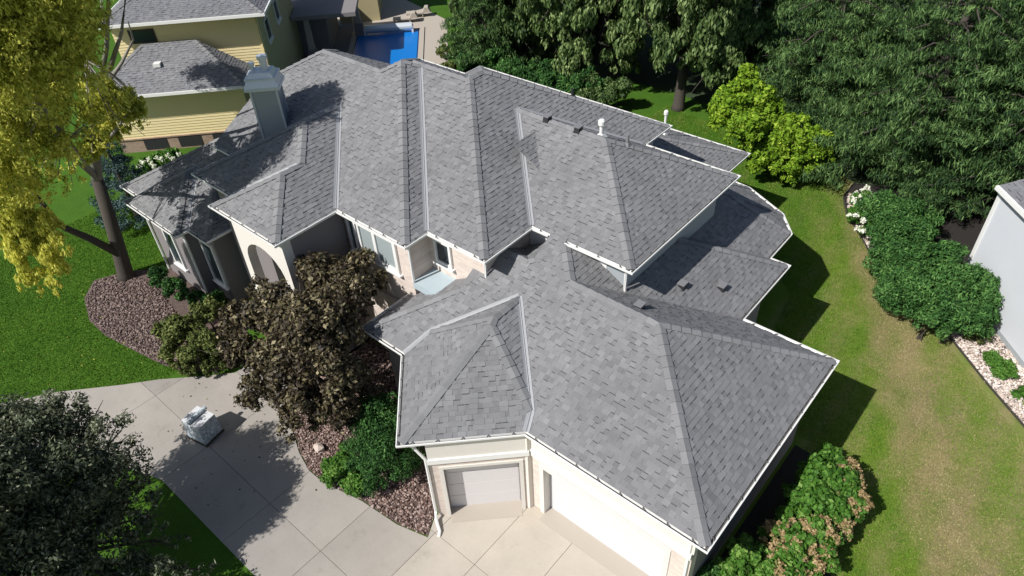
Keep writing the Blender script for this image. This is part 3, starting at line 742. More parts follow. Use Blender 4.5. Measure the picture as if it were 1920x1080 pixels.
for k in range(4): wbox(MB(), .38, LW-.25, -.235, -.222, .04+k*.54, .56+k*.54).build('door_panel', M_DOORP, gdo)
MB().prism([onw(.36, .3, 0)[:2], onw(LW-.23, .3, 0)[:2], onw(LW-.23, -.248, 0)[:2], onw(.36, -.248, 0)[:2]], 0.03, 0.045).build('threshold', M_PATIO, house)
yw = 8.8
MB().prism(rect(-7.8, -2.95, yw-.05, yw+.25), 2.68, 3.36).build('frieze', M_STUC, house)
MB().prism(rect(-7.85, -2.99, yw-.10, yw-.003), 2.45, 2.68).build('trim_band', M_WHITE, house)
b2 = MB().prism(rect(-7.8, -7.5, yw-.03, yw+.25), 0, 2.45); b2.prism(rect(-3.5, -2.98, yw-.03, yw+.25), 0, 2.45); b2.prism(rect(-7.5, -3.5, yw-.028, yw+.25), 2.25, 2.45); b2.build('brick_surround', M_BRX, house)
s3 = MB().prism(rect(-7.5, -7.36, yw-.06, yw+.25), 0, 2.25); s3.prism(rect(-3.64, -3.5, yw-.06, yw+.25), 0, 2.25); s3.prism(rect(-7.36, -3.64, yw-.06, yw+.25), 2.12, 2.25); s3.build('door_surround', M_STUC, house)
g2 = MB().prism(rect(-7.36, -3.64, yw+.235, yw+.245), 0.02, 2.12).build('garage_door', M_DOORW, house, label='wide white double garage door')
for k in range(4): MB().prism(rect(-7.34, -3.66, yw+.222, yw+.235), .04+k*.52, .54+k*.52).build('door_panel', M_DOORW, g2)
MB().prism(rect(-7.36, -3.64, yw-.3, yw+.24), 0.036, 0.05).build('threshold', M_PATIO, house)
MB().prism([(-7.93, 8.6), (-7.78, 8.62), (-7.76, 8.8), (-7.95, 8.8)], 0, 3.36).build('corner_post', M_STUC, house)
# ---- downspouts
def spout(pts, label=None):
    m = MB().tube(pts, 0.045, 6); m.build('downspout', M_WHITE, house, label=label)
q = onw(-.05, .06, 0)
spout([(-10.1, 6.42, 3.4), (-9.95, 6.62, 3.15), (q[0], q[1], 2.7), (q[0], q[1], .35), (q[0]+.1, q[1]-.12, .16), (q[0]+.42, q[1]-.3, .1), (q[0]+.5, q[1]-.42, .05)], 'white downspout on the left garage corner kicking out onto the drive')
spout([(-3.1, 8.62, 3.35), (-3.06, 8.74, 3.1), (-3.06, 8.74, .1)])
spout([(-7.78, 13.1, 5.9), (-8.0, 13.3, 5.6), (-8.0, 13.3, 4.75), (-7.86, 12.9, 4.86)])
spout([(-11.2, 11.05, 5.9), (-11.45, 11.3, 5.6), (-11.45, 11.3, 4.9)])
spout([(-13.5, 10.2, 5.9), (-13.72, 10.44, 5.6), (-13.72, 10.44, 4.3)])
spout([(-23.8, 7.75, 3.4), (-23.74, 7.95, 3.1), (-23.74, 7.95, .1)])
spout([(-27.0, 7.75, 3.4), (-26.85, 7.95, 3.1), (-26.85, 7.95, .1)])
# ---- chimney (turned 45 degrees)
CH = (-21.38, 11.55); R45 = math.radians(45)
ch = MB().frustum(CH, 5.6, (.43, .36), 8.25, (.43, .36), R45).build('chimney', M_CHIM, house, label='grey metal clad chimney turned diagonally to the roof')
MB().frustum(CH, 8.26, (.58, .5), 8.36, (.58, .5), R45).frustum(CH, 8.36, (.56, .48), 8.6, (.47, .39), R45).frustum(CH, 8.6, (.51, .43), 8.65, (.51, .43), R45).frustum(CH, 8.65, (.45, .37), 8.8, (.36, .29), R45).build('chimney_cap', M_METAL, ch)
MB().tube([(CH[0]+.08, CH[1]+.12, 8.75), (CH[0]+.08, CH[1]+.12, 9.15)], .13, 14).tube([(CH[0]+.08, CH[1]+.12, 9.15), (CH[0]+.08, CH[1]+.12, 9.27)], [.18, .17], 14).build('flue_pipe', M_METAL, ch, smooth=False)
MB().tube([(CH[0]-.2, CH[1]-.17, 8.75), (CH[0]-.2, CH[1]-.17, 8.98)], .08, 12).tube([(CH[0]-.2, CH[1]-.17, 8.98), (CH[0]-.2, CH[1]-.17, 9.06)], .11, 12).build('flue_pipe', M_METAL, ch)
for sx in (-1, 1):
    for sy in (-1, 1):
        x_, y_ = sx*.43, sy*.36; c45 = math.cos(R45)
        MB().box((CH[0]+(x_-y_)*c45, CH[1]+(x_+y_)*c45, 6.95), (.07, .07, 2.8), R45).build('corner_trim', M_METAL, ch)
# ---- roof vents
def roofz(x, y, pp, ss):
    best = None
    for pl, ps in zip(pp, ss):
        for r in ps:
            if all(n_[0]*x+n_[1]*y <= c_+1e-6 for n_, c_ in edges_of(r)): best = zat(pl, (x, y))
    return best
def pipe(x, y, h, r, capm, pp, ss, cap=True):
    z = roofz(x, y, pp, ss) or 5.0
    v = MB().tube([(x, y, z-.1), (x, y, z+h)], r, 12).build('vent_pipe', capm, house)
    MB().frustum((x, y), z-.02, (r*2.4, r*2.4), z+.09, (r*1.3, r*1.3)).build('pipe_flashing', capm, v)
    if cap: MB().tube([(x, y, z+h), (x, y, z+h+.03), (x, y, z+h+.16), (x, y, z+h+.2)], [r*1.05, r*1.8, r*1.8, r*1.2], 12).build('vent_cap', capm, v)
def turtle(x, y, ang, pp, ss):
    z = roofz(x, y, pp, ss) or 5.0
    v = MB().frustum((x, y), z-.08, (.11, .13), z+.14, (.08, .1), ang).build('roof_vent', M_BLACK, house)
    MB().box((x, y, z+.15), (.24, .26, .03), ang).build('vent_hood', M_DECK, v)
pipe(-11.15, 16.5, .36, .06, M_WHITE, upP, upS); q = at(1246, 243, 4.4); pipe(q[0], q[1], .85, .05, M_WHITE, bkP, bkS)
pipe(-13.6, 18.3, .3, .045, M_BLACK, upP, upS, False); pipe(-10.2, 16.5, .35, .05, M_DECK, upP, upS, False)
turtle(-12.85, 16.0, 0, upP, upS); turtle(-11.65, 16.0, 0, upP, upS)
turtle(-7.1, 15.0, 0, loP, loS); turtle(-6.35, 16.1, 0, loP, loS); turtle(-7.1, 12.62, 0, loP, loS)
# ================================================================== YELLOW HOUSE
A0 = np.array([-32.9, 16.7]); ya = math.radians(46.5); yu = np.array([math.cos(ya), math.sin(ya)]); yv = np.array([-math.sin(ya), math.cos(ya)])
def Y(u, v): q = A0+yu*u+yv*v; return (q[0], q[1])
yh = thing('yellow_house', (*Y(-2, 6), 0), 'yellow lap sided two storey house with grey roof behind the chimney', 'house')
def yrect(u0, u1, v0, v1): return [Y(u0, v0), Y(u1, v0), Y(u1, v1), Y(u0, v1)]
for blk, z, nm in (([Block(yrect(-7.7, 0, 0, 2.5), [T, T, N, T], 3.4, .64)], 3.4, 'wing_roof'), ([Block(yrect(-6.9, 1.3, 2.1, 13.0), [T, T, T, T], 6.2, .5)], 6.2, 'main_roof')):
    pp, ss = roof_union(blk)
    build_roof(yh, pp, ss, nm, msh=M_SHN)
    for c_ in eave_chains(pp, ss):
        f = MB(); sweep(f, c_, [(0, 0.0), (0.09, 0.0), (0.1, -0.14), (0, -.15), (-.4, -.16)], z); f.build('gutter', M_WHITE, yh)
MB().prism(yrect(-7.4, -.35, .62, 4), 0, 3.22).build('wall', M_YELSH, yh)
MB().prism(yrect(-6.6, .7, 2.85, 12.5), 0, 6.0).build('wall', M_YELSH, yh)
def boards(u0, u1, v, z0, z1, step=0.15, side=False, m=M_YEL):
    z = z0
    while z < z1-.02:
        h = min(step, z1-z)
        if not side: a, b = Y(u0, v), Y(u1, v); n_ = -yv
        else: a, b = Y(v, u0), Y(v, u1); n_ = yu
        lo, hi = .035, .012
        vs = [(a[0]+n_[0]*lo, a[1]+n_[1]*lo, z), (b[0]+n_[0]*lo, b[1]+n_[1]*lo, z), (b[0]+n_[0]*hi, b[1]+n_[1]*hi, z+h), (a[0]+n_[0]*hi, a[1]+n_[1]*hi, z+h), (a[0], a[1], z), (b[0], b[1], z)]
        MB().add(vs, [(0, 1, 2, 3), (4, 5, 1, 0)]).build('siding_board', m, yh); z += step
boards(-7.4, -.45, .62, .75, 3.2); boards(-6.6, .6, 2.85, 3.3, 6.0); boards(2.7, 12.4, .7, .2, 6.0, .3, True, M_YELSH)
MB().prism([Y(-7.42, .57), Y(-.36, .57), Y(-.36, .62), Y(-7.42, .62)], 0, .72).build('brick_base', M_BRR, yh)
MB().prism([Y(-7.5, .52), Y(-.3, .52), Y(-.3, .62), Y(-7.5, .62)], .72, .78).build('brick_ledge', M_BRR, yh)
MB().prism(yrect(-.47, -.34, .56, .68), .72, 3.2).build('corner_board', M_YEL, yh); MB().prism(yrect(.6, .74, 2.79, 2.93), 0, 6.0).build('corner_board', M_YEL, yh)
yang = ya-HP
for u in (-5.6, -3.8, -2.0): MB().prism(yrect(u-.6, u+.6, .55, .6), .1, .7).build('basement_window', M_DARKM, yh)
q = Y(-5.1, 2.8); wq = MB().prism(yrect(-5.8, -4.5, 2.78, 2.83), 4.95, 5.65).build('window', M_BARK, yh); MB().prism(yrect(-5.72, -4.58, 2.76, 2.79), 5.03, 5.57).build('pane', M_GLASS, wq)
for v in (4.5, 7.5): q = Y(.72, v); window(q[0], q[1], 4.6, 1.1, 1.2, ya, 1, fr=.07, root=yh)
MB().prism(yrect(.8, 4.8, 10.5, 16), 2.9, 3.15).build('porch_roof', M_TAUPE, yh)
for u, v in ((1.5, 15.0), (4.3, 15.2), (1.6, 11.0)):
    q = Y(u, v); po = MB().frustum(q, .9, (.2, .2), 2.9, (.13, .13), ya).build('porch_column', M_PATIO, yh); MB().frustum(q, 0, (.3, .3), .9, (.28, .28), ya).build('column_base', M_TAUPE, po)
MB().prism(yrect(-6, 2.6, 12.4, 17.5), 0, 2.9).build('wall', M_TAUPE, yh)
MB().prism(yrect(2.7, 5.6, 17.9, 24), 0, 5.5).build('wall', M_YELSH, yh)
pp, ss = roof_union([Block(yrect(2.4, 5.9, 17.5, 24.3), [T, T, T, T], 5.55, .4)]); build_roof(yh, pp, ss, 'rear_roof', msh=M_SHN)
q = Y(-4.35, 1.35); sk_ = MB().box((q[0], q[1], 4.33), (.34, .34, .18), ya).build('roof_vent', M_WHITE, yh)
# pool and patio
pt = [at(520, 160)[:2], at(600, 135)[:2], at(850, 175)[:2], at(840, 110)[:2], at(838, 38)[:2], at(790, 14)[:2], at(740, -10)[:2], at(520, -10)[:2]]
struct(MB().add([(q[0], q[1], .02) for q in pt], [tuple(range(len(pt)))]).build('patio', M_PATIO))
pc = np.array([-41.3, 30.3]); pa = np.array([s2, -s2]); pb = np.array([s2, s2])
def PQ(a, b): q = pc+pa*a+pb*b; return (q[0], q[1])
struct(MB().add([(*PQ(a, b), .024) for a, b in ((-3, -9), (11, -9), (11, -.35), (-3, -.35))], [(0, 1, 2, 3)]).build('patio_shadow', M_PATIOSH))  # darker sheet paints the yellow house's shadow onto the patio
pool = thing('swimming_pool', (*PQ(4, 2.2), 0), 'rectangular swimming pool under a bright blue cover behind the yellow house', 'swimming pool')
cp = MB()
for a0, a1, b0, b1 in ((-.35, 10, -.35, 0), (-.35, 10, 4.35, 4.7), (-.35, 0, 0, 4.35)): cp.prism([PQ(a0, b0), PQ(a1, b0), PQ(a1, b1), PQ(a0, b1)], .0, .09)
cp.build('coping', M_PATIO, pool)
MB().add([(*PQ(a, b), .04) for a, b in ((0, 0), (10, 0), (10, 4.35), (0, 4.35))], [(0, 1, 2, 3)]).build('water', M_NAVY, pool)
MB().prism([PQ(.1, .08), PQ(10, .08), PQ(10, 4.27), PQ(.1, 4.27)], .05, .065).build('pool_cover', M_POOLB, pool)
rl = thing('cover_reel', (*PQ(.3, 2.2), 0), 'white rolled cover reel across the far end of the pool', 'pool cover reel')
a, b = PQ(.35, .6), PQ(.35, 3.9); MB().tube([(a[0], a[1], .42), (b[0], b[1], .42)], .28, 14).build('rolled_cover', M_METAL, rl)
for q in (a, b): MB().box((q[0], q[1], .25), (.5, .12, .5), -R45).build('reel_stand', M_WHITE, rl)
for k, (u, v, lb) in enumerate(((-1.7, 3.1, 'pale wooden sun lounger nearer the pool edge'), (-2.7, 4.0, 'pale wooden sun lounger farther from the pool'))):
    q = PQ(u, v); lo = thing('sun_lounger', (*q, 0), lb, 'sun lounger', 'sun loungers by the pool')
    MB().box((q[0], q[1], .32), (.6, 1.3, .08), -R45).build('seat', M_PATIO, lo)
    c = PQ(u, v+.85); MB().frustum(c, .34, (.3, .3), .7, (.3, .12), -R45).build('backrest', M_PATIO, lo)
    for a_ in (-.25, .25):
        for b_ in (-.55, .55): e_ = PQ(u+a_, v+b_); MB().box((e_[0], e_[1], .15), (.06, .06, .3), -R45).build('leg', M_PATIO, lo)
q = PQ(-.8, -.3); um = thing('closed_parasol', (*q, 0), 'thin white closed parasol standing beside the pool corner', 'parasol')
MB().tube([(q[0], q[1], 0), (q[0], q[1], 2.2)], .03, 8).build('pole', M_WHITE, um); MB().tube([(q[0], q[1], .9), (q[0], q[1], 1.2), (q[0], q[1], 2.1)], [.06, .13, .05], 10).build('canopy', M_STUC, um)
# ================================================================== RIGHT-HAND HOUSE
rh = thing('grey_house', (0.5, 27, 0), 'pale grey stucco house cut off by the right edge of the photo', 'house')
C0 = np.array([-1.3, 26.2]); ru = np.array([.66, -.75]); rv = np.array([.75, .66])
def RQ(u, v): q = C0+ru*u+rv*v; return (q[0], q[1])
MB().prism([RQ(0, 0), RQ(14, 0), RQ(14, 8), RQ(0, 8)], .25, 4.25).build('wall', M_RWALL, rh)
MB().prism([RQ(-.02, -.02), RQ(14, -.02), RQ(14, 8), RQ(-.02, 8)], 0, .25).build('foundation', M_SIDE, rh)
MB().prism([RQ(-.03, -.03), RQ(.12, -.03), RQ(.12, .1), RQ(-.03, .1)], .2, 4.25).build('corner_board', M_WHITE, rh)
rb = [Block([RQ(.02, -.16), RQ(14, -.16), RQ(14, 8.3), RQ(.02, 8.3)], [T, N, T, N], 4.4, .3)]
pp, ss = roof_union(rb); build_roof(rh, pp, ss, 'roof', msh=M_SHN)
for c_ in eave_chains(pp, ss):
    f = MB(); sweep(f, c_, [(0, 0.02), (.11, 0.02), (.12, -.12), (0, -.14), (-.15, -.14)], 4.4); f.build('gutter', M_WHITE, rh)
# ================================================================== PALLET OF SHINGLES
PC = at(380, 801, .4); pr = math.radians(12)
pal = thing('wrapped_pallet', (PC[0], PC[1], .035), 'plastic wrapped block of roofing bundles with a roll on top on the driveway', 'pallet')
MB().box((PC[0], PC[1], .09), (.86, .76, .1), pr).build('pallet_base', M_BARK, pal)
def plast(m, t, p):
    v = pos(t); n1 = noise(t, 7, 5, .7, v); n1.inputs['Distortion'].default_value = 2.0
    t.links.new(ramp(t, n1.outputs[0], [(0.35, (0.16, 0.22, 0.27)), (0.5, (0.5, 0.57, 0.62)), (0.62, (0.82, 0.84, 0.86))]).outputs[0], p.inputs['Base Color'])
    p.inputs['Roughness'].default_value = .25; bump(t, p, n1.outputs[0], 1.0, .05)
M_PLAST = mat('wrap_plastic', plast)
wr = MB()
wr.frustum(PC, .14, (.41, .36), .82, (.385, .335), pr).build('wrapped_stack', M_PLAST, pal)
for dx in (-.2, .2):
    cx_, cy_ = PC[0]+dx*math.cos(pr), PC[1]+dx*math.sin(pr); MB().box((cx_, cy_, .86), (.37, .66, .07), pr).build('top_bundle', M_DOORW, pal)
ax = np.array([-math.sin(pr), math.cos(pr)]); MB().tube([(PC[0]-.03-ax[0]*.38, PC[1]-ax[1]*.38, .96), (PC[0]-.03+ax[0]*.38, PC[1]+ax[1]*.38, .96)], .07, 12).build('roll', M_PLAST, pal)
#VEGETATION
def unit(v): return v/np.maximum(np.linalg.norm(v, axis=-1, keepdims=True), 1e-9)
def crown(root, name, m, clumps, n, leaf=(.12, .05), droop=.2, sub=16, subr=.34, tm=.5, ts=.22, shell=.45, up=.35, flat=1.0, top=None):
    "leaf faces gathered in sub clumps on the surface of each clump ellipsoid"
    C_ = np.array([c for c, r in clumps], float); R_ = np.array([(r, r, r) if isinstance(r, (int, float)) else r for c, r in clumps], float)
    wt = R_.prod(1)**(2/3); wt /= wt.sum(); SC, SR, ST = [], [], []
    for c, r, k in zip(C_, R_, np.maximum(3, (wt*sub*len(clumps)).astype(int))):
        d = unit(rng.normal(size=(k, 3))); d[:, 2] = np.where(d[:, 2] < -.55, -d[:, 2], d[:, 2])
        q = c+d*r*rng.uniform(.5, .95, (k, 1)); SC.append(q); SR.append(np.repeat((r*subr)[None], k, 0)*rng.uniform(.6, 1.35, (k, 1))); ST.append(rng.normal(0, ts*.5, k))
    SC, SR, ST = np.concatenate(SC), np.concatenate(SR), np.concatenate(ST); SR[:, 2] *= flat
    w_ = SR.prod(1)**(2/3); k = rng.choice(len(SC), n, p=w_/w_.sum())
    d = unit(rng.normal(size=(n, 3))); f = shell+(1-shell)*rng.uniform(0, 1, (n, 1))**.6
    p = SC[k]+d*SR[k]*f+rng.normal(0, .02, (n, 3))
    nr = unit(d+rng.normal(0, .55, (n, 3))+np.array([0, 0, up]))
    t = rng.normal(size=(n, 3))*(1-droop)+np.array([0, 0, -2.2*droop]); t = unit(t-nr*(t*nr).sum(1, keepdims=True)*(1-droop*.6)); b = unit(np.cross(nr, t))
    L = leaf[0]*rng.uniform(.6, 1.4, (n, 1)); W = leaf[1]*rng.uniform(.6, 1.4, (n, 1))
    V = np.stack([p-t*L*.5, p-t*L*.05+b*W*.5, p+t*L*.5-nr*L*.12, p-t*L*.05-b*W*.5], 1)
    V[..., 2] = np.maximum(V[..., 2], .02)
    Q = np.arange(4*n).reshape(n, 4); tint = tm+ST[k]+rng.normal(0, ts, n)
    return npmesh(name, V.reshape(-1, 3), Q, tint, m, root)
def limbs(root, base, fork, clumps, r0, m, name='trunk', every=1, bend=.6, thin=.25):
    mb = MB(); b = np.array(base, float); f = np.array(fork, float)
    mid = (b+f)/2+np.array([random.uniform(-.1, .1), random.uniform(-.1, .1), 0])
    mb.tube([b-np.array([0, 0, .1]), b+np.array([0, 0, .25]), mid, f], [r0*1.5, r0*1.1, r0*.9, r0*.75], 10)
    for i, (c, r) in enumerate(clumps):
        if i % every: continue
        c = np.array(c, float); dd = c-f; pts = [f*(1-u)+c*u+np.array([0, 0, .25*np.linalg.norm(dd)*u*(1-u)*bend])+rng.normal(0, .05, 3)*np.linalg.norm(dd)*.3 for u in (0, .33, .66, 1)]
        pts[0] = f; mb.tube(pts, [r0*.5, r0*.36, r0*.2, r0*.08], 6)
        for _ in range(3):
            q = pts[2]*.5+pts[3]*.5; e = c+rng.normal(0, .5, 3)*(r if isinstance(r, (int, float)) else np.array(r)); mb.tube([q, (q+e)/2+rng.normal(0, .08, 3), e], [r0*.13, r0*.08, r0*.03], 5)
    return mb.build(name, m, root, smooth=True)
def A(px, py, z): return tuple(at(px, py, z))
# ---- big yellowing birch on the left
B0 = (-27.9, 6.55, 0)
tr = thing('birch_tree', B0, 'tall weeping birch with yellow green leaves and leaning double trunk at the left edge', 'tree')
f1 = A(182, 335, 4.8); f2 = A(182, 190, 8.2)
bc = [(A(-40, 20, 12.5), 1.6), (A(30, 20, 12.3), 1.4), (A(95, 25, 12.1), 1.3), (A(150, 20, 12.0), 1.0), (A(-20, 90, 11.6), 1.5), (A(50, 90, 11.4), 1.35), (A(115, 85, 11.2), 1.15), (A(162, 80, 11.2), 0.75), (A(10, 160, 10.7), 1.35), (A(75, 150, 10.5), 1.2), (A(128, 155, 10.3), 0.95), (A(165, 135, 10.5), 0.6), (A(-30, 220, 9.4), 1.4), (A(35, 225, 9.1), 1.15), (A(90, 215, 9.0), 1.0), (A(135, 215, 8.8), 0.7), (A(20, 285, 8.4), 1.15), (A(75, 285, 8.1), 1.0), (A(120, 275, 8.1), 0.75), (A(205, 218, 8.5), 0.6), (A(235, 212, 8.4), 0.42), (A(168, 262, 8.0), 0.6), (A(-20, 350, 7.7), 1.25), (A(35, 355, 7.2), 1.0), (A(85, 345, 6.8), 0.75), (A(130, 330, 6.5), 0.5), (A(20, -50, 13.2), 1.4), (A(100, -60, 13.1), 1.3), (A(170, -50, 12.8), 1.0), (A(-70, 120, 11.4), 1.5), (A(-90, 0, 12.9), 1.6), (A(180, -20, 11.7), 0.7), (A(200, 240, 7.4), 0.4), (A(250, 225, 8.2), 0.3)]
bc += [(A(20, 30, 10.3), 1.5), (A(90, 25, 10.1), 1.35), (A(145, 40, 9.9), .9), (A(40, 100, 9.3), 1.4), (A(115, 95, 9.0), 1.15), (A(150, 110, 8.6), .7), (A(10, 180, 8.7), 1.4), (A(75, 175, 8.3), 1.15), (A(125, 170, 7.8), .85), (A(40, 240, 7.8), 1.1), (A(100, 235, 7.3), .8), (A(160, 190, 7.2), .6), (A(60, -40, 11), 1.4), (A(140, -40, 10.8), 1.1), (A(165, 215, 6.8), .5), (A(185, 250, 7.2), .5)]  # second and third canopy layers, added to shade the west roof
bc += [(A(15, 35, 9.0), 1.5), (A(85, 30, 8.8), 1.35), (A(140, 45, 8.6), .9), (A(35, 105, 8.0), 1.4), (A(110, 100, 7.7), 1.15), (A(145, 115, 7.3), .7), (A(5, 185, 7.4), 1.4), (A(70, 180, 7.0), 1.15), (A(120, 175, 6.5), .85), (A(35, 245, 6.5), 1.1), (A(95, 240, 6.0), .8), (A(155, 195, 5.9), .6), (A(55, -35, 9.7), 1.4), (A(135, -35, 9.5), 1.1), (A(160, 220, 5.5), .5), (A(180, 255, 5.9), .5)]
bc += [(A(205, 190, 9.0), .55), (A(240, 190, 8.8), .5), (A(225, 235, 7.9), .5), (A(262, 228, 8.0), .35), (A(190, 170, 9.2), .5), (A(195, 285, 6.6), .45), (A(150, 300, 6.8), .6), (A(215, 205, 7.4), .5)]
bl = [(A(15, 405, 6.0), (.9, .9, 1.0)), (A(55, 425, 5.4), (.7, .7, .9)), (A(60, 480, 4.7), (.6, .6, .9)), (A(98, 500, 4.3), (.5, .5, .8)), (A(60, 535, 3.9), (.42, .42, .6)), (A(110, 538, 3.8), (.3, .3, .5)), (A(35, 465, 5.1), (.5, .5, .8)), (A(112, 460, 5.0), (.4, .4, .6)), (A(90, 420, 5.6), (.5, .5, .7))]
mb = MB()
mb.tube([(B0[0], B0[1], -.1), (B0[0]+.02, B0[1]+.03, .25), A(218, 450, 1.9), f1], [.42, .31, .26, .21], 12)
mb.tube([A(228, 478, 1.2), A(170, 448, 2.4), A(110, 422, 3.8), A(40, 330, 6.6)], [.17, .14, .11, .07], 10)
mb.build('trunk', M_BARK, tr, smooth=True); mb = MB()  # lower trunk in dark bark: canopy shade painted into its colour
mb.tube([f1, A(178, 260, 6.5), f2, A(200, 90, 10.4), A(204, -20, 12.4)], [.2, .14, .1, .065, .04], 10)
for P_ in ([A(206, 130, 9.6), A(228, 60, 10.9), A(236, -10, 12)], [A(190, 172, 8.7), A(228, 118, 9.4), A(250, 75, 10.2), A(240, 40, 10.9)], [f1, A(125, 260, 7.8), A(60, 160, 10.2), A(30, 60, 11.8)], [A(182, 200, 8.0), A(158, 110, 10.2), A(130, 20, 11.9)],
           [A(180, 290, 5.8), A(212, 250, 7.2), A(238, 216, 8.2)], [f1, A(140, 300, 6.4), A(85, 200, 9.6)]):
    mb.tube(P_, [.085, .055, .03, .02][:len(P_)], 6)
for c, r in bc:
    spine = [np.array(A(178, 260, 6.5)), np.array(f2), np.array(A(125, 260, 7.8)), np.array(A(158, 110, 10.2)), np.array(A(60, 160, 10.2)), np.array(A(85, 200, 9.6)), np.array(A(200, 90, 10.4)), np.array(A(40, 330, 6.6))]
    for _ in range(2):
        c_ = np.array(c); e = c_+rng.normal(0, .4, 3); q = min(spine, key=lambda h: np.linalg.norm(h-c_))
        if np.linalg.norm(q-e) < 2.6: mb.tube([q, (q+e)/2+np.array([0, 0, .15]), e], [.03, .02, .008], 5)
mb.build('limbs', M_BIRCH, tr, smooth=True)
bc = [(c, r*.96) for c, r in bc]
crown(tr, 'crown', L_BIRCH, bc, 175000, (.14, .06), .4, 46, .215, .55, .25, .2)
side = [(A(205, 185, 8.8), .6), (A(238, 200, 8.3), .55), (A(262, 215, 8.0), .35), (A(225, 232, 7.6), .5), (A(190, 210, 7.8), .6), (A(200, 250, 7.0), .5), (A(175, 285, 6.4), .5), (A(255, 195, 8.3), .3), (A(180, 165, 9.0), .5), (A(270, 235, 7.7), .2)]
crown(tr, 'side_foliage', L_BIRCH, side, 16000, (.13, .055), .55, 40, .24, .48, .27, .2)
crown(tr, 'hanging_foliage', L_BIRCH, bl, 20000, (.15, .06), .7, 36, .24, .72, .2, .2)
# ---- dark maple at the lower left
D0 = (-16.6, -2.2, 0)
tr = thing('dark_tree', D0, 'dark leaved round tree filling the lower left corner beside the driveway', 'tree')
dc = [(A(200, 925, 2.3), .85), (A(150, 965, 2.4), .9), (A(235, 985, 1.8), .7), (A(60, 830, 3.85), 1.2), (A(140, 800, 3.75), .85), (A(200, 825, 3.45), .75), (A(20, 920, 3.95), 1.3), (A(115, 910, 3.65), 1.2), (A(205, 900, 3.15), .95), (A(255, 940, 2.35), .65), (A(70, 1010, 3.05), 1.2), (A(180, 1000, 2.35), 1.0), (A(262, 1010, 1.65), .65),
      (A(245, 850, 3.05), .35), (A(275, 890, 2.65), .35), (A(295, 965, 1.65), .35), (A(20, 1090, 2.45), 1.2), (A(150, 1090, 1.75), 1.0), (A(250, 1085, 1.05), .7), (A(310, 1060, 0.90), .4), (A(-60, 950, 4.45), 1.6), (A(-40, 850, 4.05), 1.2), (A(95, 765, 3.65), .5), (A(30, 785, 3.65), .6), (A(170, 775, 3.45), .3), (A(60, 755, 3.45), .35), (A(-60, 1060, 3.45), 1.4), (A(-160, 1000, 4.45), 1.5), (A(230, 805, 3.55), .3), (A(330, 1010, .9), .45), (A(380, 1075, .7), .45), (A(300, 1085, 1.0), .7), (A(340, 1120, .9), .7)]
limbs(tr, D0, (-15.9, -1.4, 2.0), dc, .22, M_BARK)
crown(tr, 'crown', L_DARK, dc, 130000, (.12, .05), .25, 34, .27, .47, .27, .2)
# ---- bronze crab apple in front of the entrance
K0 = (-15.9, 7.3, 0)
tr = thing('bronze_tree', K0, 'bronze and brown leaved ornamental tree in front of the entrance walls', 'tree')
kc = [(A(690, 765, 1.7), .42), (A(645, 800, 1.4), .38), (A(600, 800, 1.6), .35), (A(600, 520, 4.6), .75), (A(560, 500, 4.6), .45), (A(680, 500, 4.4), .6), (A(640, 560, 4.4), .9), (A(700, 535, 3.9), .42), (A(520, 580, 4.2), .8), (A(460, 600, 3.8), .65), (A(580, 620, 4.2), 1.0), (A(640, 630, 3.8), .7), (A(450, 660, 3.4), .65), (A(520, 680, 3.6), .85),
      (A(600, 700, 3.5), .9), (A(655, 705, 3.0), .6), (A(480, 740, 2.8), .6), (A(560, 760, 2.7), .7), (A(630, 770, 2.4), .65), (A(540, 800, 2.2), .4), (A(680, 580, 3.6), .35), (A(430, 620, 3.4), .4), (A(490, 540, 4.2), .4), (A(690, 730, 2.2), .4)]
limbs(tr, K0, (-15.6, 7.3, 1.6), kc, .12, M_BARK)
crown(tr, 'crown', L_BRONZE, kc, 52000, (.14, .08), .2, 24, .34, .48, .25, .3)
# ---- olive shrubs left of the walk
def shrub(name, label, cat, m, cl, n, leaf, group=None, **kw):
    c = np.mean([q[0] for q in cl], 0); t_ = thing(name, (c[0], c[1], 0), label, cat, group); mb = MB()
    for q, r in cl:
        for _ in range(3):
            e = np.array(q)+rng.normal(0, .15, 3); mb.tube([(q[0]+random.uniform(-.1, .1), q[1]+random.uniform(-.1, .1), 0), ((q[0]+e[0])/2, (q[1]+e[1])/2, q[2]*.5), e], [.025, .018, .008], 5)
    mb.build('stems', M_BARK, t_, kind='stuff'); crown(t_, 'foliage', m, cl, n, leaf, **kw); return t_
shrub('olive_shrub', 'olive green open shrub between the left lawn and the bronze tree', 'shrub', L_OLIVE, [(A(345, 620, 1.0), .7), (A(385, 585, 1.1), .55), (A(325, 665, .8), .5), (A(395, 645, 1.0), .6), (A(360, 670, .8), .5), (A(310, 625, .8), .4), (A(400, 570, 1.3), .35)], 11000, (.13, .07), tm=.5, sub=14)
shrub('low_olive_shrub', 'low olive shrub at the tip of the lawn beside the driveway', 'shrub', L_OLIVE, [(A(350, 690, .4), .35), (A(400, 685, .4), .4), (A(430, 665, .5), .35)], 4000, (.11, .06), tm=.4, sub=14)
shrub('dark_yew', 'dark green clipped yew beside the single garage door corner', 'shrub', L_YEW, [(A(715, 790, 1.5), .85), (A(735, 845, 1.2), .85), (A(695, 850, 1.0), .75), (A(755, 880, .7), .55), (A(690, 770, 1.5), .6), (A(705, 895, .6), .5)], 30000, (.09, .035), tm=.3, sub=24, subr=.36)
shrub('bright_shrub', 'brighter green low shrub left of the dark yew on the stone bed', 'shrub', L_BRIGHT, [(A(640, 880, .45), .48), (A(665, 905, .35), .4), (A(625, 893, .35), .34), (A(648, 852, .5), .38)], 9000, (.09, .045), tm=.5, sub=18)
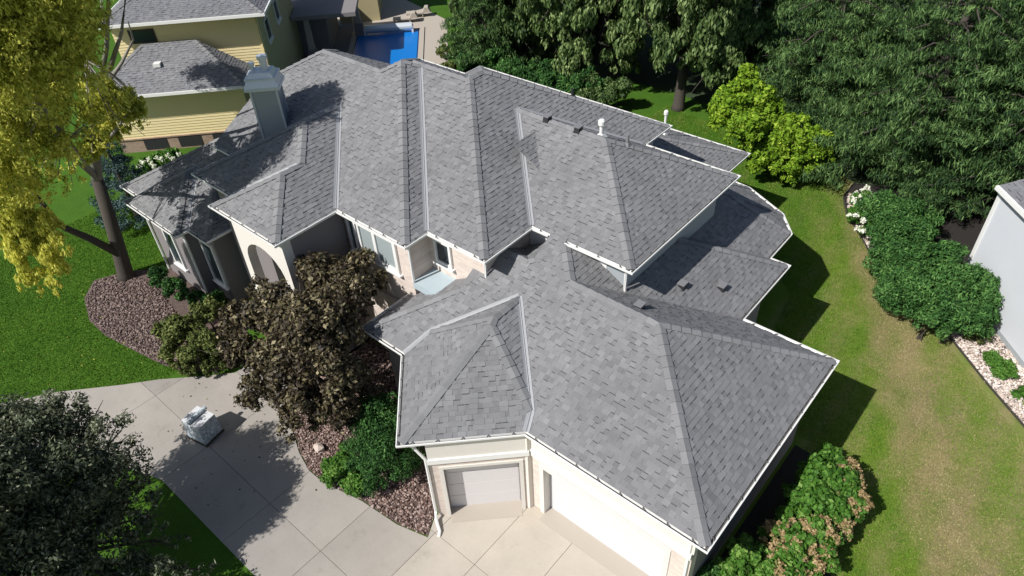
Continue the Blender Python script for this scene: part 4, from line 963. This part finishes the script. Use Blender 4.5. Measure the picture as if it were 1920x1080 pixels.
bs = MB(); q = A(598, 840, .12); bs.blob(q, (.22, .17, .15), 9, .12); tag(bs.build('boulder', L_GRAVEL), 'pale rounded boulder at the edge of the stone bed', 'rock')
shrub('shade_fill_shrub', 'dark shrub in deep shade against the west wing wall', 'shrub', L_YEW, [(A(330, 545, .5), .5), (A(300, 520, .5), .45)], 7000, (.1, .05), tm=.3)  # this shrub and the next are added to darken the deep shade
shrub('shade_fill_shrub', 'dark shrub in shade between the west wing corner and the olive shrub', 'shrub', L_YEW, [(A(400, 570, .5), .5), (A(370, 560, .4), .4)], 7000, (.1, .05), tm=.3)
# ---- blue spruce behind the birch
q0 = at(150, 420, 0)
tr = thing('blue_spruce', (-31.5, 9.0, 0), 'small blue spruce half hidden behind the birch trunk', 'tree')
sc_ = [((-31.5+math.cos(a)*r, 9.0+math.sin(a)*r, z), (.5, .5, .25)) for z, r, kk in ((.6, 1.2, 8), (1.4, .95, 7), (2.2, .7, 6), (3.0, .4, 4), (3.7, .1, 2)) for a in [2*math.pi*i/kk+z for i in range(kk)]]
MB().tube([(-31.5, 9, 0), (-31.5, 9, 4.3)], [.12, .03], 8).build('trunk', M_BARK, tr); crown(tr, 'crown', L_SPRUCE, sc_, 16000, (.12, .035), .3, 8, .5, .5)
# ---- hydrangeas
def hydrangea(label, pts, heads, mg, mf, nleaf, hr=.1, group=None, zz=None, name='hydrangea', flw=60):
    t_ = shrub(name, label, 'shrub', mg, pts, nleaf, (.14, .09), group, tm=.5, sub=16)
    V = []; 
    for c in heads:
        crown(t_, 'flower_head', mf, [(c, hr)], flw, (.075, .06), .1, 12, .42, .6, .2, .55)
    return t_
hydrangea('white flowered hydrangea against the brick base of the yellow house', [(A(300, 303, .5), .5), (A(275, 310, .4), .4), (A(325, 297, .5), .5)], [A(*p, .95) for p in ((268, 305), (278, 300), (285, 308), (295, 296), (290, 312), (305, 300), (315, 292), (322, 298), (335, 290), (262, 312))], L_BRIGHT, L_FLW, 6000, .13)
hydrangea('white flowered hydrangea at the top end of the gravel bed by the yew hedge', [(A(1615, 375, .5), .45), (A(1605, 405, .4), .35), (A(1622, 430, .3), .3)], [A(*p, .8) for p in ((1605, 362), (1600, 372), (1618, 358), (1628, 358), (1612, 370), (1620, 366), (1632, 368), (1612, 380), (1600, 378), (1634, 385), (1622, 392), (1592, 405), (1606, 404), (1618, 414), (1608, 430), (1618, 434), (1626, 352), (1632, 372))], L_BRIGHT, L_FLW, 3500, .11)
def grid_heads(n, fn):
    return [fn() for _ in range(n)]
hp = [(A(1553, 860, 1.2), .42), (A(1500, 930, 1.0), .45), (A(1490, 975, .9), .4), (A(1530, 900, 1.2), .55), (A(1570, 920, 1.1), .55), (A(1525, 950, 1.1), .6), (A(1560, 970, .9), .5)]
def rh_(cl, lo=.6): 
    c, r = random.choice(cl); th = random.uniform(0, 6.28); e = random.uniform(.1, 1.2); return (c[0]+r*math.cos(th)*math.cos(e), c[1]+r*math.sin(th)*math.cos(e), c[2]+r*math.sin(e)*.95)
tan_h = [(A(1585, 905, 1.1), .42), (A(1600, 945, 1.0), .4), (A(1565, 985, .8), .4), (A(1590, 880, 1.0), .25), (A(1555, 950, 1.0), .4)]
hydrangea('tall hydrangea with tan spent flower heads beside the garage side wall', hp+tan_h, [rh_(tan_h) for _ in range(130)], L_BRIGHT, L_FBR, 15000, .09, flw=34)
hp2 = [(A(1535, 1005, 1.0), .5), (A(1500, 1015, 1.0), .5), (A(1480, 1060, .8), .5), (A(1530, 1045, .8), .45), (A(1455, 1010, .8), .4), (A(1510, 1085, .6), .45), (A(1430, 1050, .6), .35)]
hydrangea('lower hydrangea with brown flower heads at the bottom edge right of the garage', hp2, [rh_(hp2[:6]) for _ in range(120)], L_BRIGHT, L_FBR, 9000, .09, flw=34)
shrub('green_shrub', 'fresh green leafy shrub at the garage corner, near the bottom edge', 'shrub', L_BRIGHT, [(A(1395, 1040, .9), .45), (A(1360, 1075, .7), .4), (A(1425, 1070, .6), .4)], 8000, (.12, .07), tm=.6)
shrub('dark_green_shrub', 'darker green shrub below the garage corner downspout', 'shrub', L_YEW, [(A(1310, 1085, .6), .35), (A(1345, 1090, .5), .4), (A(1290, 1100, .5), .3)], 6000, (.1, .05), tm=.6)
# ---- yew hedge on the right
yc = [(A(1650, 395, .9), .8), (A(1690, 410, 1.0), .9), (A(1660, 440, .9), .8), (A(1710, 450, 1.0), .85), (A(1740, 420, .9), .6)]
shrub('upper_yew', 'smaller yew mound next to the white hydrangea', 'shrub', L_YEW, yc, 26000, (.14, .05), tm=.5, sub=30, subr=.34)
yc = [(A(1660, 480, 1.0), .8), (A(1700, 500, 1.2), 1.0), (A(1760, 500, 1.2), 1.0), (A(1690, 545, 1.0), .9), (A(1740, 560, 1.2), 1.0), (A(1800, 540, 1.2), 1.0), (A(1740, 600, .9), .7), (A(1800, 595, 1.0), .85), (A(1840, 580, 1.0), .7), (A(1830, 540, 1.1), .8), (A(1835, 615, .6), .45), (A(1780, 615, .7), .5)]
shrub('large_yew', 'large spreading dark green yew against the grey house corner', 'shrub', L_YEW, yc, 60000, (.15, .05), tm=.5, sub=30, subr=.3)
shrub('pachysandra_patch', 'low bright green plant patch in the pale gravel', 'plant', L_BRIGHT, [(A(1870, 685, .15), (.45, .4, .2)), (A(1885, 700, .15), (.4, .35, .2)), (A(1860, 670, .12), (.3, .3, .15))], 5000, (.08, .05), tm=.5)
shrub('small_green_plant', 'small green plant cut by the right edge of the photo', 'plant', L_BRIGHT, [(A(1922, 745, .15), (.4, .35, .25))], 1800, (.08, .05), tm=.4)
shrub('thin_shrub', 'thin yellowish shrub between the yew and the grey wall foot', 'plant', L_OLIVE, [(A(1843, 635, .25), .28), (A(1822, 630, .2), .25)], 1500, (.08, .04), tm=.4)
# ---- lime green tree
tr = thing('lime_tree', (*at(1430, 320, 0)[:2], 0), 'bright lime green broad shrub like tree in front of the dark conifers', 'tree')
lc_ = [(A(1455, 205, 3.0), .5), (A(1480, 235, 2.6), .5), (A(1460, 265, 2.2), .55), (A(1350, 200, 3.0), .4), (A(1520, 285, 1.6), .5), (A(1375, 260, 2.2), .4), (A(1455, 320, 1.0), .45), (A(1525, 320, .8), .4), (A(1405, 140, 4.2), .5), (A(1385, 175, 3.8), .75), (A(1370, 205, 3.2), .9), (A(1420, 190, 3.4), .8), (A(1350, 225, 2.6), .6), (A(1400, 240, 2.8), .8), (A(1440, 240, 2.5), .6), (A(1500, 235, 2.4), .5), (A(1480, 265, 2.1), .8), (A(1530, 260, 1.9), .6), (A(1440, 290, 1.5), .8), (A(1500, 300, 1.3), .8), (A(1545, 290, 1.3), .5), (A(1400, 275, 1.8), .5), (A(1555, 262, 1.4), .35), (A(1420, 315, .9), .5), (A(1480, 325, .8), .5)]
limbs(tr, (*at(1430, 320, 0)[:2], 0), A(1430, 280, 1.2), lc_, .1, M_BARK)
crown(tr, 'crown', L_LIME, lc_, 36000, (.20, .11), .15, 30, .27, .5, .24, .3)
# ---- deciduous trees behind the house
def broad(name, base, h, rad, n, m, label, group=None, seed=0, bare=.28, leaf=(.3, .13), droop=.65, tm=.5, k=26, el=1.0):
    R = random.Random(seed); t_ = thing(name, (*base, 0), label, 'tree', group); cl = []
    for i in range(k):
        u = (i+.5)/k; z = h*(bare+(1-bare)*u); rr = rad*math.sin(math.pi*min(.97, .25+.72*u))**.7; th = i*2.399+R.uniform(-.4, .4); q = rr*R.uniform(.45, .8)
        s_ = rad*R.uniform(.28, .42); cl.append(((base[0]+q*math.cos(th), base[1]+q*math.sin(th), z), (s_, s_, s_*1.15*el)))
    limbs(t_, (*base, 0), (base[0], base[1], h*bare), cl, .3, M_BARK)
    crown(t_, 'crown', m, cl, n, leaf, droop, 26, .3, tm, .26, .25); return t_
GT = 'tall deciduous trees behind the house'
broad('willow_tree', (-17.3, 33.0), 11.5, 3.5, 60000, L_GREEN, 'drooping leafed green tree whose pale trunk foot shows behind the roof', GT, 1, .26)
broad('willow_tree', (-23.2, 32.6), 10, 3.4, 60000, L_GREEN, 'drooping green tree directly behind the roof peak, left of the one with the visible trunk', GT, 2, .13, tm=.56)
broad('willow_tree', (-29.0, 33.5), 8.5, 3.1, 50000, L_GREEN, 'darker green tree at the corner of the pool patio', GT, 3, .08, tm=.3)
broad('willow_tree', (-26.5, 39.5), 13, 4.2, 45000, L_GREEN, 'drooping green tree in the second row, cut by the top edge above the roof peak', GT, 4, .1, leaf=(.34, .13), tm=.6)
broad('willow_tree', (-18.8, 38.8), 13, 4.2, 50000, L_GREEN, 'grey green tree in the second row behind the visible trunk', GT, 5, .1, leaf=(.34, .13), tm=.42)
broad('willow_tree', (-32.5, 42.5), 11, 3.8, 30000, L_GREEN, 'dark green tree beyond the pool patio, cut by the top edge', GT, 8, .08, leaf=(.34, .13), tm=.35)
broad('far_tree', (-38.5, 43), 8, 3.2, 22000, L_OLIVE, 'brownish olive tree at the top edge beyond the sun loungers', None, 6, .1, leaf=(.36, .15), tm=.25)
shrub('patio_shrub', 'light green shrub on the patio edge right of the pool', 'shrub', L_OLIVE, [(A(835, 95, .5), .5), (A(842, 130, .5), .5)], 2500, (.2, .08), tm=.5)
# ---- conifers
def pine(base, h, rad, n, label, seed, lean=0):
    R = random.Random(seed); t_ = thing('pine_tree', (*base, 0), label, 'tree', 'dark conifers on the right'); cl = []; mb = MB()
    mb.tube([(base[0], base[1], -.1), (base[0], base[1], h*.5), (base[0]+.2, base[1], h)], [.32, .2, .04], 9); z = h*.09; i = 0
    while z < h*.98:
        u = z/h; Rr = rad*(1-u**1.6)**.8*R.uniform(.75, 1.1)+.2; nb = 6 if u < .7 else 4
        for j in range(nb):
            th = i*.9+j*2*math.pi/nb+R.uniform(-.3, .3); L = Rr*R.uniform(.75, 1.1)
            mb.tube([(base[0], base[1], z), (base[0]+.5*L*math.cos(th), base[1]+.5*L*math.sin(th), z+.12*L), (base[0]+L*math.cos(th), base[1]+L*math.sin(th), z-.02*L)], [.06, .04, .015], 5)
            for q in (.5, .8, 1.0):
                s_ = (.21*L+.26)*(1.1-.25*q)*R.uniform(.7, 1.25); cl.append(((base[0]+q*L*math.cos(th)+R.uniform(-.25, .25), base[1]+q*L*math.sin(th)+R.uniform(-.25, .25), z+.1*L-.16*L*q*q), (s_, s_, s_*.42)))
        z += h*.062*R.uniform(.85, 1.15); i += 1
    mb.build('trunk', M_BARK, t_, smooth=True)
    crown(t_, 'crown', L_PINE, cl, n, (.26, .04), .5, 6, .5, R.uniform(.36, .66), .34, .1, .5, .8); return t_
pine((-10.6, 35.0), 11, 4.0, 70000, 'dark conifer directly behind the lime green tree', 11)
pine((-5.2, 32.5), 11.5, 4.1, 85000, 'broad dark conifer above the upper yew, its lowest boughs over the white hydrangea', 12)
pine((-1.0, 31.8), 10.5, 3.4, 70000, 'dark conifer between the large yew and the grey house corner', 13)
pine((2.4, 31.0), 10, 3.3, 45000, 'dark conifer rising behind the grey house roof at the right edge', 14)
pine((-13.2, 42.5), 14, 4.6, 42000, 'farther dark conifer at the top edge, left end of the row', 15)
pine((-7.0, 42.0), 14, 4.6, 42000, 'farther bright topped conifer at the top edge, middle of the row', 16)
pine((-.8, 40.5), 14, 4.6, 42000, 'farther dark conifer at the top edge, right end of the row', 17)
broad('background_tree', (5.8, 41), 12, 4.2, 22000, L_GREEN, 'broadleaf tree in the far right top corner', None, 21, .1, tm=.4)
US = 'understorey shrubs behind the roof'
for (px, py, r, lb) in ((885, 128, 1.0, 'dark understorey shrub nearest the pool patio'), (960, 158, 1.1, 'understorey shrub just over the roof ridge below the tall trees'), (1040, 176, 1.0, 'understorey shrub over the roof ridge near the small black pipe'), (1105, 190, .8, 'last understorey shrub of the row, next to the sunny lawn strip')):
    c = A(px, py, .8); shrub('understorey_shrub', lb, 'shrub', L_YEW if r > .9 else L_GREEN, [(c, r), ((c[0]-.9, c[1]+.9, .9), r), ((c[0]+1.0, c[1]+1.2, 1.2), r), ((c[0]-.6, c[1]-.5, .5), r*.7)], 14000, (.2, .08), US, tm=.42, droop=.4)
pine(tuple(at(915, 130, 0)[:2]), 8.0, 2.2, 30000, 'dark conifer at the corner of the pool patio, left end of the tall trees', 18)
broad('willow_tree', tuple(at(905, 62, 0)[:2]), 7.0, 2.3, 26000, L_GREEN, 'smaller green tree behind the patio corner conifer', GT, 9, .05, leaf=(.3, .12), tm=.35)
# shade loving ground cover under the trees
gc = [(-32, 30.5), (-26, 30.0), (-23.2, 30.6), (-22.5, 34.5), (-18.2, 34.6), (-16.6, 34.4), (-14.6, 34.0), (-13.2, 34.0), (-9, 32.0), (-7.4, 31.2), (-4, 30.5), (0, 27.5), (12, 24), (30, 60), (-40, 70), (-45, 46), (-37, 38)]
struct(MB().add([(q[0], q[1], .008) for q in gc], [tuple(range(len(gc)))]).build('woodland_floor', M_FLOOR))
# ---- grass blades over the lawns in view
def blades(name, poly, n, hgt, tm, label):
    A_ = np.array(poly); lo, hi = A_.min(0), A_.max(0); x = rng.uniform(lo[0], hi[0], n*3); y = rng.uniform(lo[1], hi[1], n*3); k = inpoly(x, y, poly)&~inpoly(x, y, DRIVE)&~inpoly(x, y, BED1)&~inpoly(x, y, BED3)&~inpoly(x, y, BED4)&~inpoly(x, y, BED2); x, y = x[k][:n], y[k][:n]; n = len(x)
    p = np.stack([x, y, np.full(n, .005)], 1); th = rng.uniform(0, 6.28, n); t = np.stack([np.cos(th), np.sin(th), np.zeros(n)], 1)
    h = hgt*rng.uniform(.5, 1.4, (n, 1)); tip = p+np.stack([rng.normal(0, .5, n), rng.normal(0, .5, n), np.ones(n)], 1)*h
    V = np.stack([p-t*.012, p+t*.012, tip], 1).reshape(-1, 3)
    patch = .5+.5*np.sin(x*1.3+1.7*np.sin(y*.7))*np.sin(y*.9+1.1*np.sin(x*.8))
    return tag(npmesh(name, V, np.arange(3*n).reshape(n, 3), tm(x, y)+rng.normal(0, .1, n)+.12*(patch-.5), L_GRASS, kind='stuff'), label, 'grass')
def dryness(x, y):
    u = .88*x+.47*y; v = -.47*x+.88*y; wob = .35*np.sin(v*.45+.6)+.2*np.sin(v*1.1)
    u = u+wob*.6
    base = np.interp(u, [0, 5.0, 6.3, 6.9, 7.3, 7.9, 9.0, 9.8, 11], [.43, .45, .49, .56, .45, .74, .80, .60, .58])
    blot = np.sin(1.9*x+2.1*np.sin(.8*y+1))*np.sin(1.3*y+1.7*np.sin(.9*x)); strip = np.sin(u*5.2)
    return base+.06*blot+.06*strip+.05*np.sin(4.1*x+3*np.sin(2.2*y))*np.sin(3.3*y+2*np.sin(1.9*x))
blades('lawn_blades', [(-34, -2), (-24.6, .3), (-21, 4.5), (-22, 9), (-30, 12), (-34, 10)], 90000, .05, lambda x, y: np.full(len(x), .36), 'lush green grass of the left lawn')
blades('side_lawn_blades', [(-2.6, 8), (5, 8), (5, 17), (-2, 24), (-7, 31), (-18, 33), (-18, 25), (-9.5, 25), (-6, 22), (-5, 16), (-2.6, 15.8)], 200000, .045, dryness, 'thinner yellowing grass of the side lawn right of the house')

# fallen leaves on the drive and lawn
def litter(name, poly, n, m, label):
    A_ = np.array(poly); lo, hi = A_.min(0), A_.max(0); x = rng.uniform(lo[0], hi[0], n*2); y = rng.uniform(lo[1], hi[1], n*2); k = inpoly(x, y, poly); x, y = x[k][:n], y[k][:n]; n = len(x)
    p = np.stack([x, y, rng.uniform(.042, .06, n)], 1); th = rng.uniform(0, 6.28, n); t = np.stack([np.cos(th), np.sin(th), rng.normal(0, .25, n)], 1); b = np.stack([-np.sin(th), np.cos(th), rng.normal(0, .25, n)], 1); L = rng.uniform(.025, .05, (n, 1))
    V = np.stack([p-t*L, p+b*L*.6, p+t*L, p-b*L*.6], 1).reshape(-1, 3)
    return tag(npmesh(name, V, np.arange(4*n).reshape(n, 4), rng.uniform(0, 1, n), m, kind='stuff'), label, 'leaves')
litter('fallen_leaves', [(-32, -1), (-24.6, .4), (-20.5, 4.6), (-22, 8), (-30, 11), (-34, 8)], 120, L_BIRCH, 'scattered yellow leaves on the left lawn below the birch')
litter('dry_leaves', [(-20, 3), (-14.5, 2.6), (-13, 5.3), (-16, 6.2), (-20, 5.4)], 45, L_BRONZE, 'a few dry brown leaves on the driveway near the wrapped pallet')
